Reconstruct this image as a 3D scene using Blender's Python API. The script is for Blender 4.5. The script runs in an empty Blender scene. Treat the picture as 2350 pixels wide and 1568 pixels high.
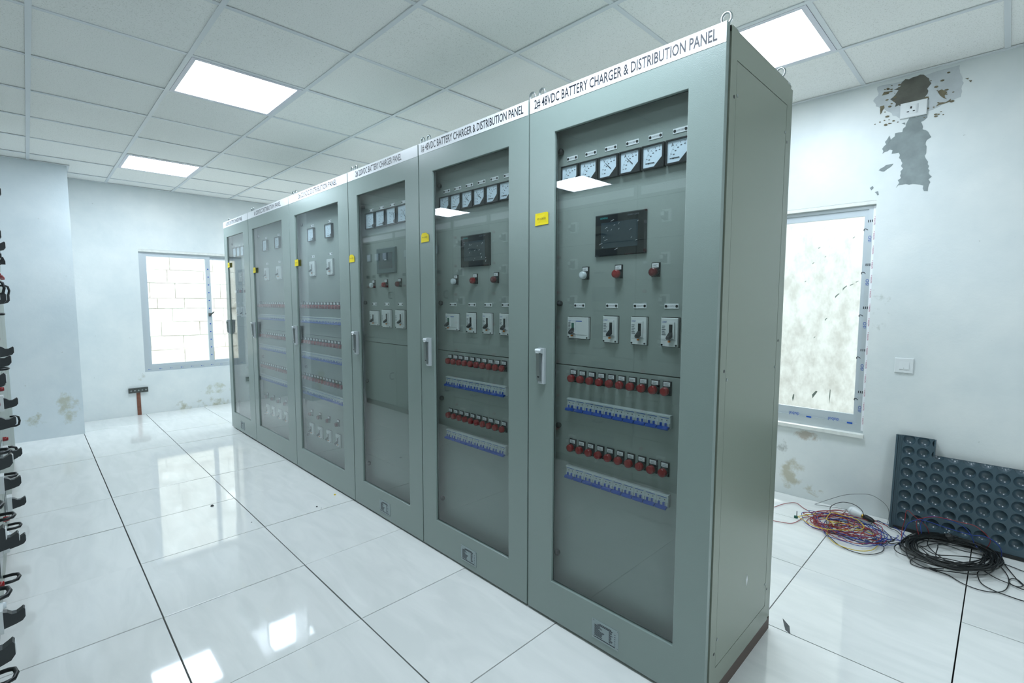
import bpy, bmesh, math, random
from mathutils import Matrix, Vector

# ------------------------------------------------------------------ camera, world, sun, exposure
SC = bpy.context.scene
COL = SC.collection
cam_data = bpy.data.cameras.new('camera')
cam = bpy.data.objects.new('camera', cam_data)
COL.objects.link(cam)
cam_data.sensor_fit = 'HORIZONTAL'
cam_data.sensor_width = 36.0
cam_data.lens = 36.0 * 1121.58 / 2350.0
cam_data.clip_start = 0.02
R_ = Matrix(((0.702964, 0.711224, 0.001195), (-0.058097, 0.055748, 0.996753), (0.708849, -0.700751, 0.080509))).transposed()
cam.matrix_world = Matrix.Translation((0.62025, -1.50126, 1.34845)) @ R_.to_4x4()
SC.camera = cam

world = bpy.data.worlds.new('sky')
SC.world = world
world.use_nodes = True
_bg = world.node_tree.nodes['Background']
_bg.inputs['Color'].default_value = (0.80, 0.93, 1.0, 1.0)
_bg.inputs['Strength'].default_value = 2.5

sun_data = bpy.data.lights.new('sun', 'SUN')
sun_data.energy = 1.9
sun_data.angle = math.radians(3)
sun_data.color = (1.0, 0.97, 0.92)
sun = bpy.data.objects.new('sun', sun_data)
COL.objects.link(sun)
sun.rotation_euler = (math.radians(-14), math.radians(16), 0)   # high sun; the roof keeps it out of the room
sun.location = (0, 0, 8)

vs = SC.view_settings
vs.view_transform = 'Standard'
vs.look = 'None'
vs.exposure = 0.95
vs.gamma = 1.0
vs.use_curve_mapping = False
PANEL_LIGHT = 13.5                     # radiance of the LED ceiling panels
PANEL_COLOR = (0.82, 0.94, 1.06, 1.0)
SC.cycles.max_bounces = 7
SC.cycles.diffuse_bounces = 4
SC.cycles.glossy_bounces = 3
SC.cycles.transmission_bounces = 2

# ------------------------------------------------------------------ materials
def lin(r, g, b):
    f = lambda c: (c / 255 / 12.92) if c / 255 <= 0.04045 else ((c / 255 + 0.055) / 1.055) ** 2.4
    return (f(r), f(g), f(b), 1.0)

MATS = {}
def nodes_of(m):
    nt = m.node_tree
    return nt, nt.nodes, nt.links

def mat(name, rgb, rough=0.5, metal=0.0, spec=0.5, bump=0.0, bscale=200.0, vary=0.0, vscale=8.0, coat=0.0):
    if name in MATS:
        return MATS[name]
    m = bpy.data.materials.new(name)
    m.use_nodes = True
    nt, N, L = nodes_of(m)
    p = N['Principled BSDF']
    p.inputs['Base Color'].default_value = lin(*rgb)
    p.inputs['Roughness'].default_value = rough
    p.inputs['Metallic'].default_value = metal
    p.inputs['Specular IOR Level'].default_value = spec
    p.inputs['Coat Weight'].default_value = coat
    p.inputs['Coat Roughness'].default_value = 0.05
    g = N.new('ShaderNodeNewGeometry')
    if vary > 0:
        n = N.new('ShaderNodeTexNoise'); n.inputs['Scale'].default_value = vscale; n.inputs['Detail'].default_value = 3
        L.new(g.outputs['Position'], n.inputs['Vector'])
        r = N.new('ShaderNodeMapRange')
        r.inputs['From Min'].default_value = 0.3; r.inputs['From Max'].default_value = 0.7
        r.inputs['To Min'].default_value = 1 - vary; r.inputs['To Max'].default_value = 1 + vary
        L.new(n.outputs['Fac'], r.inputs['Value'])
        mx = N.new('ShaderNodeMix'); mx.data_type = 'RGBA'; mx.blend_type = 'MULTIPLY'
        mx.inputs[0].default_value = 1.0
        mx.inputs[6].default_value = lin(*rgb)
        L.new(r.outputs['Result'], mx.inputs[7])
        L.new(mx.outputs[2], p.inputs['Base Color'])
    if bump > 0:
        n = N.new('ShaderNodeTexNoise'); n.inputs['Scale'].default_value = bscale; n.inputs['Detail'].default_value = 1
        L.new(g.outputs['Position'], n.inputs['Vector'])
        b = N.new('ShaderNodeBump'); b.inputs['Strength'].default_value = bump; b.inputs['Distance'].default_value = 0.001
        L.new(n.outputs['Fac'], b.inputs['Height'])
        L.new(b.outputs['Normal'], p.inputs['Normal'])
    MATS[name] = m
    return m

def glass(name, tint=(0.92, 0.95, 0.94), gain=1.0):
    """flat clear sheet: straight-through light plus a mirror share that follows Schlick's law"""
    m = bpy.data.materials.new(name); m.use_nodes = True
    nt, N, L = nodes_of(m)
    for n in list(N):
        if n.type != 'OUTPUT_MATERIAL':
            N.remove(n)
    out = [n for n in N if n.type == 'OUTPUT_MATERIAL'][0]
    g = N.new('ShaderNodeNewGeometry')
    dot = N.new('ShaderNodeVectorMath'); dot.operation = 'DOT_PRODUCT'
    L.new(g.outputs['Incoming'], dot.inputs[0]); L.new(g.outputs['True Normal'], dot.inputs[1])
    ab = N.new('ShaderNodeMath'); ab.operation = 'ABSOLUTE'; L.new(dot.outputs['Value'], ab.inputs[0])
    om = N.new('ShaderNodeMath'); om.operation = 'SUBTRACT'; om.inputs[0].default_value = 1.0; L.new(ab.outputs[0], om.inputs[1])
    pw = N.new('ShaderNodeMath'); pw.operation = 'POWER'; pw.inputs[1].default_value = 5.0; L.new(om.outputs[0], pw.inputs[0])
    ma = N.new('ShaderNodeMath'); ma.operation = 'MULTIPLY_ADD'
    ma.inputs[1].default_value = 0.96 * gain; ma.inputs[2].default_value = 0.04 * gain
    ma.use_clamp = True
    L.new(pw.outputs[0], ma.inputs[0])
    t = N.new('ShaderNodeBsdfTransparent'); t.inputs['Color'].default_value = (*tint, 1)
    gl = N.new('ShaderNodeBsdfGlossy'); gl.inputs['Roughness'].default_value = 0.0
    mx = N.new('ShaderNodeMixShader')
    L.new(ma.outputs[0], mx.inputs[0]); L.new(t.outputs[0], mx.inputs[1]); L.new(gl.outputs[0], mx.inputs[2])
    L.new(mx.outputs[0], out.inputs['Surface'])
    MATS[name] = m
    return m

def emitter(name, color, strength):
    m = bpy.data.materials.new(name); m.use_nodes = True
    nt, N, L = nodes_of(m)
    p = N['Principled BSDF']
    p.inputs['Base Color'].default_value = (0.9, 0.9, 0.9, 1)
    p.inputs['Emission Color'].default_value = color
    p.inputs['Emission Strength'].default_value = strength
    MATS[name] = m
    return m

def wall_material(name, rgb, stains):
    """white emulsion with faint smudges; stains = list of (centre, radius xyz, threshold, rgb)"""
    m = bpy.data.materials.new(name); m.use_nodes = True
    nt, N, L = nodes_of(m)
    p = N['Principled BSDF']; p.inputs['Roughness'].default_value = 0.42; p.inputs['Specular IOR Level'].default_value = 0.3
    g = N.new('ShaderNodeNewGeometry')
    n = N.new('ShaderNodeTexNoise'); n.inputs['Scale'].default_value = 2.2; n.inputs['Detail'].default_value = 4; n.inputs['Roughness'].default_value = 0.62
    L.new(g.outputs['Position'], n.inputs['Vector'])
    r = N.new('ShaderNodeMapRange'); r.inputs['From Min'].default_value = 0.35; r.inputs['From Max'].default_value = 0.68
    L.new(n.outputs['Fac'], r.inputs['Value'])
    mx = N.new('ShaderNodeMix'); mx.data_type = 'RGBA'
    mx.inputs[6].default_value = lin(*rgb)
    mx.inputs[7].default_value = lin(rgb[0] - 13, rgb[1] - 10, rgb[2] - 8)
    L.new(r.outputs['Result'], mx.inputs[0])
    cur = mx.outputs[2]
    # small scuffs
    n2 = N.new('ShaderNodeTexNoise'); n2.inputs['Scale'].default_value = 17; n2.inputs['Detail'].default_value = 4; n2.inputs['Roughness'].default_value = 0.7
    L.new(g.outputs['Position'], n2.inputs['Vector'])
    r2 = N.new('ShaderNodeMapRange'); r2.inputs['From Min'].default_value = 0.70; r2.inputs['From Max'].default_value = 0.76; r2.inputs['To Max'].default_value = 0.55
    L.new(n2.outputs['Fac'], r2.inputs['Value'])
    m2 = N.new('ShaderNodeMix'); m2.data_type = 'RGBA'; L.new(r2.outputs['Result'], m2.inputs[0]); L.new(cur, m2.inputs[6])
    m2.inputs[7].default_value = lin(150, 152, 140); cur = m2.outputs[2]
    for i, (c, rad, thr, col) in enumerate(stains):
        sub = N.new('ShaderNodeVectorMath'); sub.operation = 'SUBTRACT'; sub.inputs[1].default_value = c
        L.new(g.outputs['Position'], sub.inputs[0])
        dv = N.new('ShaderNodeVectorMath'); dv.operation = 'DIVIDE'; dv.inputs[1].default_value = rad
        L.new(sub.outputs[0], dv.inputs[0])
        ln = N.new('ShaderNodeVectorMath'); ln.operation = 'LENGTH'; L.new(dv.outputs[0], ln.inputs[0])
        ns = N.new('ShaderNodeTexNoise'); ns.inputs['Scale'].default_value = 9 + 2 * i; ns.inputs['Detail'].default_value = 5; ns.inputs['Roughness'].default_value = 0.65
        L.new(g.outputs['Position'], ns.inputs['Vector'])
        fall = N.new('ShaderNodeMapRange'); fall.inputs['From Min'].default_value = 0.35; fall.inputs['From Max'].default_value = 1.0
        fall.inputs['To Min'].default_value = 0.16; fall.inputs['To Max'].default_value = -0.25
        L.new(ln.outputs['Value'], fall.inputs['Value'])
        ad = N.new('ShaderNodeMath'); ad.operation = 'ADD'; L.new(ns.outputs['Fac'], ad.inputs[0]); L.new(fall.outputs['Result'], ad.inputs[1])
        th = N.new('ShaderNodeMapRange'); th.inputs['From Min'].default_value = thr; th.inputs['From Max'].default_value = thr + 0.16; th.inputs['To Max'].default_value = 0.6
        L.new(ad.outputs[0], th.inputs['Value'])
        mm = N.new('ShaderNodeMix'); mm.data_type = 'RGBA'; L.new(th.outputs['Result'], mm.inputs[0]); L.new(cur, mm.inputs[6])
        mm.inputs[7].default_value = lin(*col); cur = mm.outputs[2]
    L.new(cur, p.inputs['Base Color'])
    b = N.new('ShaderNodeBump'); b.inputs['Strength'].default_value = 0.25; b.inputs['Distance'].default_value = 0.004
    L.new(n2.outputs['Fac'], b.inputs['Height']); L.new(b.outputs['Normal'], p.inputs['Normal'])
    MATS[name] = m
    return m

def floor_material():
    m = bpy.data.materials.new('polished_tile'); m.use_nodes = True
    nt, N, L = nodes_of(m)
    p = N['Principled BSDF']; p.inputs['Roughness'].default_value = 0.045; p.inputs['Specular IOR Level'].default_value = 0.62
    g = N.new('ShaderNodeNewGeometry'); oi = N.new('ShaderNodeObjectInfo')
    off = N.new('ShaderNodeVectorMath'); off.operation = 'SCALE'; off.inputs[0].default_value = (17, 31, 0)
    L.new(oi.outputs['Random'], off.inputs['Scale'])
    ad = N.new('ShaderNodeVectorMath'); ad.operation = 'ADD'; L.new(g.outputs['Position'], ad.inputs[0]); L.new(off.outputs[0], ad.inputs[1])
    mp = N.new('ShaderNodeMapping'); mp.inputs['Scale'].default_value = (0.8, 3.2, 1.0); mp.inputs['Rotation'].default_value = (0, 0, 0.6)
    L.new(ad.outputs[0], mp.inputs['Vector'])
    n = N.new('ShaderNodeTexNoise'); n.inputs['Scale'].default_value = 3.0; n.inputs['Detail'].default_value = 4; n.inputs['Distortion'].default_value = 1.2
    L.new(mp.outputs[0], n.inputs['Vector'])
    cr = N.new('ShaderNodeValToRGB')
    cr.color_ramp.elements[0].position = 0.36; cr.color_ramp.elements[0].color = lin(227, 229, 226)
    cr.color_ramp.elements[1].position = 0.64; cr.color_ramp.elements[1].color = lin(236, 237, 234)
    L.new(n.outputs['Fac'], cr.inputs[0])
    # scattered dirt specks and scuffs
    n2 = N.new('ShaderNodeTexNoise'); n2.inputs['Scale'].default_value = 28; n2.inputs['Detail'].default_value = 4; n2.inputs['Roughness'].default_value = 0.75
    L.new(mp.outputs[0], n2.inputs['Vector'])
    r2 = N.new('ShaderNodeMapRange'); r2.inputs['From Min'].default_value = 0.71; r2.inputs['From Max'].default_value = 0.78; r2.inputs['To Max'].default_value = 0.5
    L.new(n2.outputs['Fac'], r2.inputs['Value'])
    mx = N.new('ShaderNodeMix'); mx.data_type = 'RGBA'; L.new(r2.outputs['Result'], mx.inputs[0]); L.new(cr.outputs[0], mx.inputs[6])
    mx.inputs[7].default_value = lin(150, 150, 142)
    L.new(mx.outputs[2], p.inputs['Base Color'])
    MATS['polished_tile'] = m
    return m

def ceiling_material():
    m = bpy.data.materials.new('mineral_board'); m.use_nodes = True
    nt, N, L = nodes_of(m)
    p = N['Principled BSDF']; p.inputs['Roughness'].default_value = 0.85; p.inputs['Specular IOR Level'].default_value = 0.1
    g = N.new('ShaderNodeNewGeometry')
    n = N.new('ShaderNodeTexNoise'); n.inputs['Scale'].default_value = 170; n.inputs['Detail'].default_value = 3; n.inputs['Roughness'].default_value = 0.7
    L.new(g.outputs['Position'], n.inputs['Vector'])
    r = N.new('ShaderNodeMapRange'); r.inputs['From Min'].default_value = 0.56; r.inputs['From Max'].default_value = 0.68
    L.new(n.outputs['Fac'], r.inputs['Value'])
    mx = N.new('ShaderNodeMix'); mx.data_type = 'RGBA'; L.new(r.outputs['Result'], mx.inputs[0])
    mx.inputs[6].default_value = lin(248, 248, 244); mx.inputs[7].default_value = lin(216, 216, 210)
    L.new(mx.outputs[2], p.inputs['Base Color'])
    b = N.new('ShaderNodeBump'); b.inputs['Strength'].default_value = 0.4; b.inputs['Distance'].default_value = -0.002
    L.new(r.outputs['Result'], b.inputs['Height']); L.new(b.outputs['Normal'], p.inputs['Normal'])
    MATS['mineral_board'] = m
    return m

def masonry_material(name, a, b_, scale, stretch=(1, 1, 1)):
    m = bpy.data.materials.new(name); m.use_nodes = True
    nt, N, L = nodes_of(m)
    p = N['Principled BSDF']; p.inputs['Roughness'].default_value = 0.9
    g = N.new('ShaderNodeNewGeometry')
    mp = N.new('ShaderNodeMapping'); mp.inputs['Scale'].default_value = stretch
    L.new(g.outputs['Position'], mp.inputs['Vector'])
    n = N.new('ShaderNodeTexNoise'); n.inputs['Scale'].default_value = scale; n.inputs['Detail'].default_value = 6; n.inputs['Roughness'].default_value = 0.7
    L.new(mp.outputs[0], n.inputs['Vector'])
    cr = N.new('ShaderNodeValToRGB')
    cr.color_ramp.elements[0].position = 0.38; cr.color_ramp.elements[0].color = lin(*a)
    cr.color_ramp.elements[1].position = 0.60; cr.color_ramp.elements[1].color = lin(*b_)
    L.new(n.outputs['Fac'], cr.inputs[0]); L.new(cr.outputs[0], p.inputs['Base Color'])
    MATS[name] = m
    return m

PAINT = mat('cabinet_paint', (138, 153, 148), rough=0.24, spec=0.75, bump=0.30, bscale=420)
PAINT_IN = mat('inner_panel_paint', (154, 164, 159), rough=0.42, spec=0.4, bump=0.2, bscale=330)
PAINT_SIDE = mat('side_panel_paint', (136, 144, 130), rough=0.27, spec=0.5, bump=0.12, bscale=200)
BODY_DARK = mat('cabinet_interior', (120, 130, 126), rough=0.6)
OPP = mat('switchgear_paint', (142, 150, 142), rough=0.4, bump=0.15, bscale=300)
BLACK = mat('black_plastic', (22, 26, 28), rough=0.4)
BLACKG = mat('black_gloss', (16, 20, 24), rough=0.12, coat=0.6)
RUBBER = mat('black_rubber', (24, 26, 27), rough=0.5)
DARK = mat('joint_dark', (38, 40, 40), rough=0.9)
WHITE = mat('white_plastic', (226, 230, 230), rough=0.35)
LABEL = mat('white_label', (244, 246, 249), rough=0.22, spec=0.5)
INK = mat('black_ink', (30, 34, 44), rough=0.5)
INKG = mat('grey_ink', (92, 100, 108), rough=0.6)
BLUEINK = mat('blue_ink', (18, 84, 180), rough=0.5)
PINKINK = mat('pink_ink', (196, 120, 140), rough=0.6)
TEALINK = mat('teal_ink', (40, 160, 160), rough=0.5)
DIAL = mat('dial_white', (214, 228, 240), rough=0.35)
RED = mat('red_lens', (138, 15, 20), rough=0.25, coat=0.3)
REDD = mat('dark_red_lens', (92, 14, 22), rough=0.25, coat=0.3)
CLEARLENS = mat('white_lens', (214, 222, 226), rough=0.25, coat=0.3)
BLUE = mat('blue_plastic', (18, 72, 168), rough=0.35)
BREAKER = mat('breaker_grey', (198, 208, 208), rough=0.4)
ORANGE = mat('orange_plastic', (214, 126, 30), rough=0.4)
YELLOW = mat('yellow_paper', (232, 210, 8), rough=0.6)
CHROME = mat('chrome', (214, 220, 224), rough=0.28, metal=0.55)
STEEL = mat('galvanised_steel', (165, 172, 172), rough=0.35, metal=1.0)
ALU = mat('aluminium', (198, 206, 210), rough=0.38, metal=0.35)
ALUF = mat('aluminium_film', (196, 205, 210), rough=0.3, metal=0.1)
PLATE = mat('rating_plate_metal', (150, 164, 166), rough=0.35, metal=0.4)
BROWN = mat('brown_channel', (92, 78, 70), rough=0.6)
TBAR = mat('ceiling_grid_white', (222, 226, 228), rough=0.4)
FRAMEW = mat('light_frame_white', (222, 222, 230), rough=0.4)
PLASTER = mat('plaster_lip', (226, 228, 222), rough=0.8, vary=0.06, vscale=30)
PATCH_PALE = mat('pale_plaster', (196, 202, 204), rough=0.8, vary=0.08, vscale=14, bump=0.6, bscale=60)
PATCH_GREY = mat('grey_cement', (140, 150, 150), rough=0.85, vary=0.14, vscale=16, bump=0.8, bscale=60)
PATCH_DARK = mat('dark_cement', (102, 102, 94), rough=0.85, vary=0.2, vscale=12, bump=0.8, bscale=50)
PATCH_BROWN = mat('brown_cement', (122, 114, 92), rough=0.9, vary=0.2, vscale=40)
RUST = mat('red_oxide_strip', (124, 80, 62), rough=0.6, vary=0.15, vscale=40)
BARDARK = mat('dark_busbar', (84, 88, 84), rough=0.5, metal=0.3, vary=0.2, vscale=60)
PANSTEEL = mat('blue_grey_steel', (70, 89, 99), rough=0.24, spec=0.75)
WRED = mat('red_wire', (150, 40, 44), rough=0.45)
WBLUE = mat('blue_wire', (30, 62, 150), rough=0.45)
WYEL = mat('yellow_wire', (214, 186, 50), rough=0.45)
WBLK = mat('black_wire', (22, 26, 26), rough=0.4)
WGRY = mat('grey_wire', (78, 84, 82), rough=0.45)
BRASS = mat('brass', (190, 150, 60), rough=0.3, metal=1.0)
BULBW = mat('bulb_white', (226, 232, 234), rough=0.35)
GREEN = mat('green_plastic', (20, 92, 76), rough=0.5)
HMI_GREY = mat('grey_panel', (92, 108, 110), rough=0.35)
SCREEN = mat('dark_screen', (44, 58, 66), rough=0.14, coat=0.8, bump=0.0)
GLASS = glass('door_glass', (0.93, 0.955, 0.95), 1.35)
WGLASS = glass('window_glass', (0.97, 0.98, 0.98), 0.8)
LED = emitter('led_diffuser', PANEL_COLOR, PANEL_LIGHT)
FLOORM = floor_material()
CEILM = ceiling_material()
WALLM = wall_material('wall_paint_back', (232, 236, 234), [
    ((-0.36, 2.23, 0.16), (0.2, 0.3, 0.2), 0.60, (168, 158, 118)),
    ((-0.30, 2.23, 0.44), (0.16, 0.3, 0.07), 0.58, (160, 138, 110)),
    ((-0.44, 2.23, 0.33), (0.07, 0.3, 0.16), 0.62, (128, 132, 122)),
    ((-0.22, 2.23, 0.06), (0.14, 0.3, 0.07), 0.60, (164, 154, 112)),
    ((0.05, 2.23, 1.3), (0.25, 0.3, 0.4), 0.72, (176, 182, 172))])
WALLL = wall_material('wall_paint_left', (232, 236, 234), [
    ((-6.59, 0.1, 0.03), (0.3, 0.8, 0.16), 0.60, (158, 154, 112)),
    ((-6.59, 0.2, 0.22), (0.3, 0.4, 0.14), 0.63, (176, 178, 150)),
    ((-6.59, -0.6, 0.45), (0.3, 0.12, 0.1), 0.62, (178, 178, 160))])
WALLP = wall_material('wall_paint_pier', (226, 234, 236), [
    ((-5.95, -1.26, 0.28), (0.3, 0.16, 0.3), 0.60, (176, 174, 142)),
    ((-5.95, -1.52, 0.2), (0.3, 0.12, 0.14), 0.58, (158, 156, 112))])
WALLX = mat('wall_paint_plain', (226, 229, 226), rough=0.5, spec=0.3)
CONC = masonry_material('outside_concrete', (212, 208, 202), (242, 240, 236), 7.0, (1, 1, 0.6))
ROCK = masonry_material('outside_stone', (214, 208, 198), (246, 244, 238), 3.0, (1, 1, 1.5))
GROUND = masonry_material('outside_ground', (170, 166, 156), (196, 192, 182), 4.0)

# ------------------------------------------------------------------ mesh helpers
class MB:
    def __init__(s):
        s.v = []; s.f = []; s.m = []; s.sm = []
    def add(s, verts, faces, mi=0, smooth=False):
        o = len(s.v)
        s.v += [tuple(q) for q in verts]
        for f in faces:
            s.f.append(tuple(i + o for i in f)); s.m.append(mi); s.sm.append(smooth)
        return s
    def box(s, x0, x1, y0, y1, z0, z1, mi=0):
        v = [(x0, y0, z0), (x1, y0, z0), (x1, y1, z0), (x0, y1, z0), (x0, y0, z1), (x1, y0, z1), (x1, y1, z1), (x0, y1, z1)]
        return s.add(v, [(0, 3, 2, 1), (4, 5, 6, 7), (0, 1, 5, 4), (1, 2, 6, 5), (2, 3, 7, 6), (3, 0, 4, 7)], mi)
    def bbox(s, x0, x1, y0, y1, z0, z1, b=0.002, mi=0):
        """box whose front (-y) face is chamfered by b"""
        v = [(x0, y1, z0), (x1, y1, z0), (x1, y1, z1), (x0, y1, z1),
             (x0, y0 + b, z0), (x1, y0 + b, z0), (x1, y0 + b, z1), (x0, y0 + b, z1),
             (x0 + b, y0, z0 + b), (x1 - b, y0, z0 + b), (x1 - b, y0, z1 - b), (x0 + b, y0, z1 - b)]
        f = [(0, 3, 2, 1), (8, 9, 10, 11)]
        for i in range(4):
            j = (i + 1) % 4
            f += [(i, j, 4 + j, 4 + i), (4 + i, 4 + j, 8 + j, 8 + i)]
        return s.add(v, f, mi)
    def ring(s, x0, x1, z0, z1, a0, a1, c0, c1, y0, y1, mi=0):
        """rectangular frame in the xz plane, outer x0..x1 z0..z1, opening a0..a1 c0..c1"""
        v = []
        for y in (y0, y1):
            v += [(x0, y, z0), (x1, y, z0), (x1, y, z1), (x0, y, z1), (a0, y, c0), (a1, y, c0), (a1, y, c1), (a0, y, c1)]
        f = []
        for i in range(4):
            j = (i + 1) % 4
            f += [(i, j, 4 + j, 4 + i), (8 + j, 8 + i, 12 + i, 12 + j), (j, i, 8 + i, 8 + j), (4 + i, 4 + j, 12 + j, 12 + i)]
        return s.add(v, f, mi)
    def cyl(s, c, ax, r, h, n=14, r2=None, mi=0, smooth=True, cap=True):
        """cylinder from point c along axis ax ('x','y','z' signed by h)"""
        r2 = r if r2 is None else r2
        v = []
        for k, rr in ((0, r), (h, r2)):
            for i in range(n):
                a = 2 * math.pi * i / n
                p, q = rr * math.cos(a), rr * math.sin(a)
                v.append({'x': (c[0] + k, c[1] + p, c[2] + q), 'y': (c[0] + p, c[1] + k, c[2] + q), 'z': (c[0] + p, c[1] + q, c[2] + k)}[ax])
        s.add(v, [(i, (i + 1) % n, n + (i + 1) % n, n + i) for i in range(n)], mi, smooth)
        if cap:
            s.add(v, [tuple(range(n - 1, -1, -1)), tuple(range(n, 2 * n))], mi)
        return s
    def lathe(s, prof, c, ax='y', n=16, mi=0):
        """prof = [(r, t)] turned round the axis through c"""
        v = []
        for r, t in prof:
            for i in range(n):
                a = 2 * math.pi * i / n
                p, q = r * math.cos(a), r * math.sin(a)
                v.append({'x': (c[0] + t, c[1] + p, c[2] + q), 'y': (c[0] + p, c[1] + t, c[2] + q), 'z': (c[0] + p, c[1] + q, c[2] + t)}[ax])
        f = []
        for k in range(len(prof) - 1):
            for i in range(n):
                j = (i + 1) % n
                f.append((k * n + i, k * n + j, (k + 1) * n + j, (k + 1) * n + i))
        f.append(tuple(range((len(prof) - 1) * n, len(prof) * n)))
        return s.add(v, f, mi, True)
    def prism(s, pts, y0, y1, mi=0):
        """outline in the xz plane carried from y0 to y1"""
        n = len(pts)
        v = [(x, y0, z) for x, z in pts] + [(x, y1, z) for x, z in pts]
        f = [tuple(range(n)), tuple(range(2 * n - 1, n - 1, -1))] + [((i + 1) % n, i, n + i, n + (i + 1) % n) for i in range(n)]
        return s.add(v, f, mi)
    def prismx(s, pts, x0, x1, mi=0):
        n = len(pts)
        v = [(x0, y, z) for y, z in pts] + [(x1, y, z) for y, z in pts]
        f = [tuple(range(n)), tuple(range(2 * n - 1, n - 1, -1))] + [((i + 1) % n, i, n + i, n + (i + 1) % n) for i in range(n)]
        return s.add(v, f, mi)
    def tube(s, pts, r, n=6, mi=0, closed=False):
        P = [Vector(q) for q in pts]
        N = len(P); v = []
        up = Vector((0, 0, 1)); prev = None
        for i in range(N):
            a = P[(i - 1) % N] if closed or i > 0 else P[i]
            b = P[(i + 1) % N] if closed or i < N - 1 else P[i]
            t = (b - a)
            t = t.normalized() if t.length > 1e-9 else Vector((1, 0, 0))
            if prev is None:
                u = t.cross(up)
                if u.length < 1e-3:
                    u = t.cross(Vector((1, 0, 0)))
            else:
                u = prev - t * prev.dot(t)
                if u.length < 1e-4:
                    u = t.cross(up)
            u.normalize(); prev = u; w = t.cross(u)
            for k in range(n):
                an = 2 * math.pi * k / n
                v.append(tuple(P[i] + u * (r * math.cos(an)) + w * (r * math.sin(an))))
        f = []
        for i in range(N if closed else N - 1):
            j = (i + 1) % N
            for k in range(n):
                l = (k + 1) % n
                f.append((i * n + k, i * n + l, j * n + l, j * n + k))
        if not closed:
            f += [tuple(range(n - 1, -1, -1)), tuple(range((N - 1) * n, N * n))]
        return s.add(v, f, mi, True)
    def mesh(s, name, mats):
        me = bpy.data.meshes.new(name)
        me.from_pydata(s.v, [], s.f)
        for m in (mats if isinstance(mats, (list, tuple)) else [mats]):
            me.materials.append(m)
        me.polygons.foreach_set('material_index', s.m)
        me.polygons.foreach_set('use_smooth', s.sm)
        bm = bmesh.new(); bm.from_mesh(me)
        bmesh.ops.recalc_face_normals(bm, faces=bm.faces)
        bm.to_mesh(me); bm.free()
        me.update()
        return me
    def build(s, name, mats, parent=None, loc=(0, 0, 0), rot=None):
        return put(name, s.mesh(name, mats), parent, loc, rot)

def put(name, me, parent=None, loc=(0, 0, 0), rot=None):
    o = bpy.data.objects.new(name, me)
    COL.objects.link(o)
    o.parent = parent
    o.location = loc
    if rot:
        o.rotation_euler = rot
    return o

def thing(name, label, cat, loc=(0, 0, 0), group=None, rot=None):
    o = bpy.data.objects.new(name, None)
    o.empty_display_size = 0.1
    COL.objects.link(o)
    o.location = loc
    if rot:
        o.rotation_euler = rot
    return tag(o, label, cat, group)

def tag(o, label, cat, group=None):
    o['label'] = label; o['category'] = cat
    if group:
        o['group'] = group
    return o

def struct(o, label=None):
    o['kind'] = 'structure'
    if label:
        o['label'] = label
    return o

_tx = {}
def text_mesh(txt, w, h, m, flip=False, vert=False, bold=0.0):
    """flat lettering in the xz plane facing -y, centred, fitted to w x h"""
    key = (txt, round(w, 4), round(h, 4), m.name, flip, vert)
    if key in _tx:
        return _tx[key]
    cu = bpy.data.curves.new('lettering', 'FONT')
    cu.body = txt; cu.resolution_u = 2; cu.offset = bold
    ob = bpy.data.objects.new('lettering', cu)
    COL.objects.link(ob)
    bpy.context.view_layer.update()
    dg = bpy.context.evaluated_depsgraph_get()
    me = bpy.data.meshes.new_from_object(ob.evaluated_get(dg))
    bpy.data.objects.remove(ob); bpy.data.curves.remove(cu)
    xs = [v.co.x for v in me.vertices]; ys = [v.co.y for v in me.vertices]
    x0, x1, y0, y1 = min(xs), max(xs), min(ys), max(ys)
    sx = w / max(x1 - x0, 1e-6); sy = h / max(y1 - y0, 1e-6)
    for v in me.vertices:
        x = (v.co.x - (x0 + x1) / 2) * sx; z = (v.co.y - (y0 + y1) / 2) * sy
        if flip:
            x, z = -x, -z
        if vert:
            x, z = -z, x
        v.co = (x, 0, z)
    me.name = 'lettering'
    me.materials.clear(); me.materials.append(m)
    _tx[key] = me
    return me

rnd = random.Random(11)

# ------------------------------------------------------------------ the room
XL, YB, ZC = -6.592, 2.237, 2.677       # far left wall, back wall, ceiling
XR, YF = 3.3, -4.6
XP, YP = -5.947, -1.155                 # pier in the far left corner

def ring_wall(name, axis, pos, thick, a0, a1, z0, z1, oa0, oa1, oz0, oz1, m):
    b = MB()
    def bx(p0, p1, q0, q1):
        if axis == 'y':
            b.box(p0, p1, pos, pos + thick, q0, q1)
        else:
            b.box(pos - thick, pos, p0, p1, q0, q1)
    bx(a0, oa0, z0, z1); bx(oa1, a1, z0, z1); bx(oa0, oa1, z0, oz0); bx(oa0, oa1, oz1, z1)
    return struct(b.build(name, m))

wall_back = ring_wall('wall_back', 'y', YB, 0.2, XL - 0.2, XR + 0.2, -0.1, 3.0, -1.47, 0.018, 0.505, 1.975, WALLM)
wall_left = ring_wall('wall_left', 'x', XL, 0.2, YP, YB, -0.1, 3.0, -0.545, 0.93, 0.503, 1.965, WALLL)
struct(MB().box(XL - 0.2, XP, YF, YP, -0.1, 3.0).build('wall_pier', WALLP))
struct(MB().box(XL - 0.2, XR + 0.2, YF - 0.2, YF, -0.1, 3.0).build('wall_front', WALLX))
struct(MB().box(XR, XR + 0.2, YF, YB, -0.1, 3.0).build('wall_right', WALLX))
struct(MB().box(XL - 0.4, XR + 0.4, YF - 0.4, YB + 0.4, 2.98, 3.15).build('roof_slab', WALLX))

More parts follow.
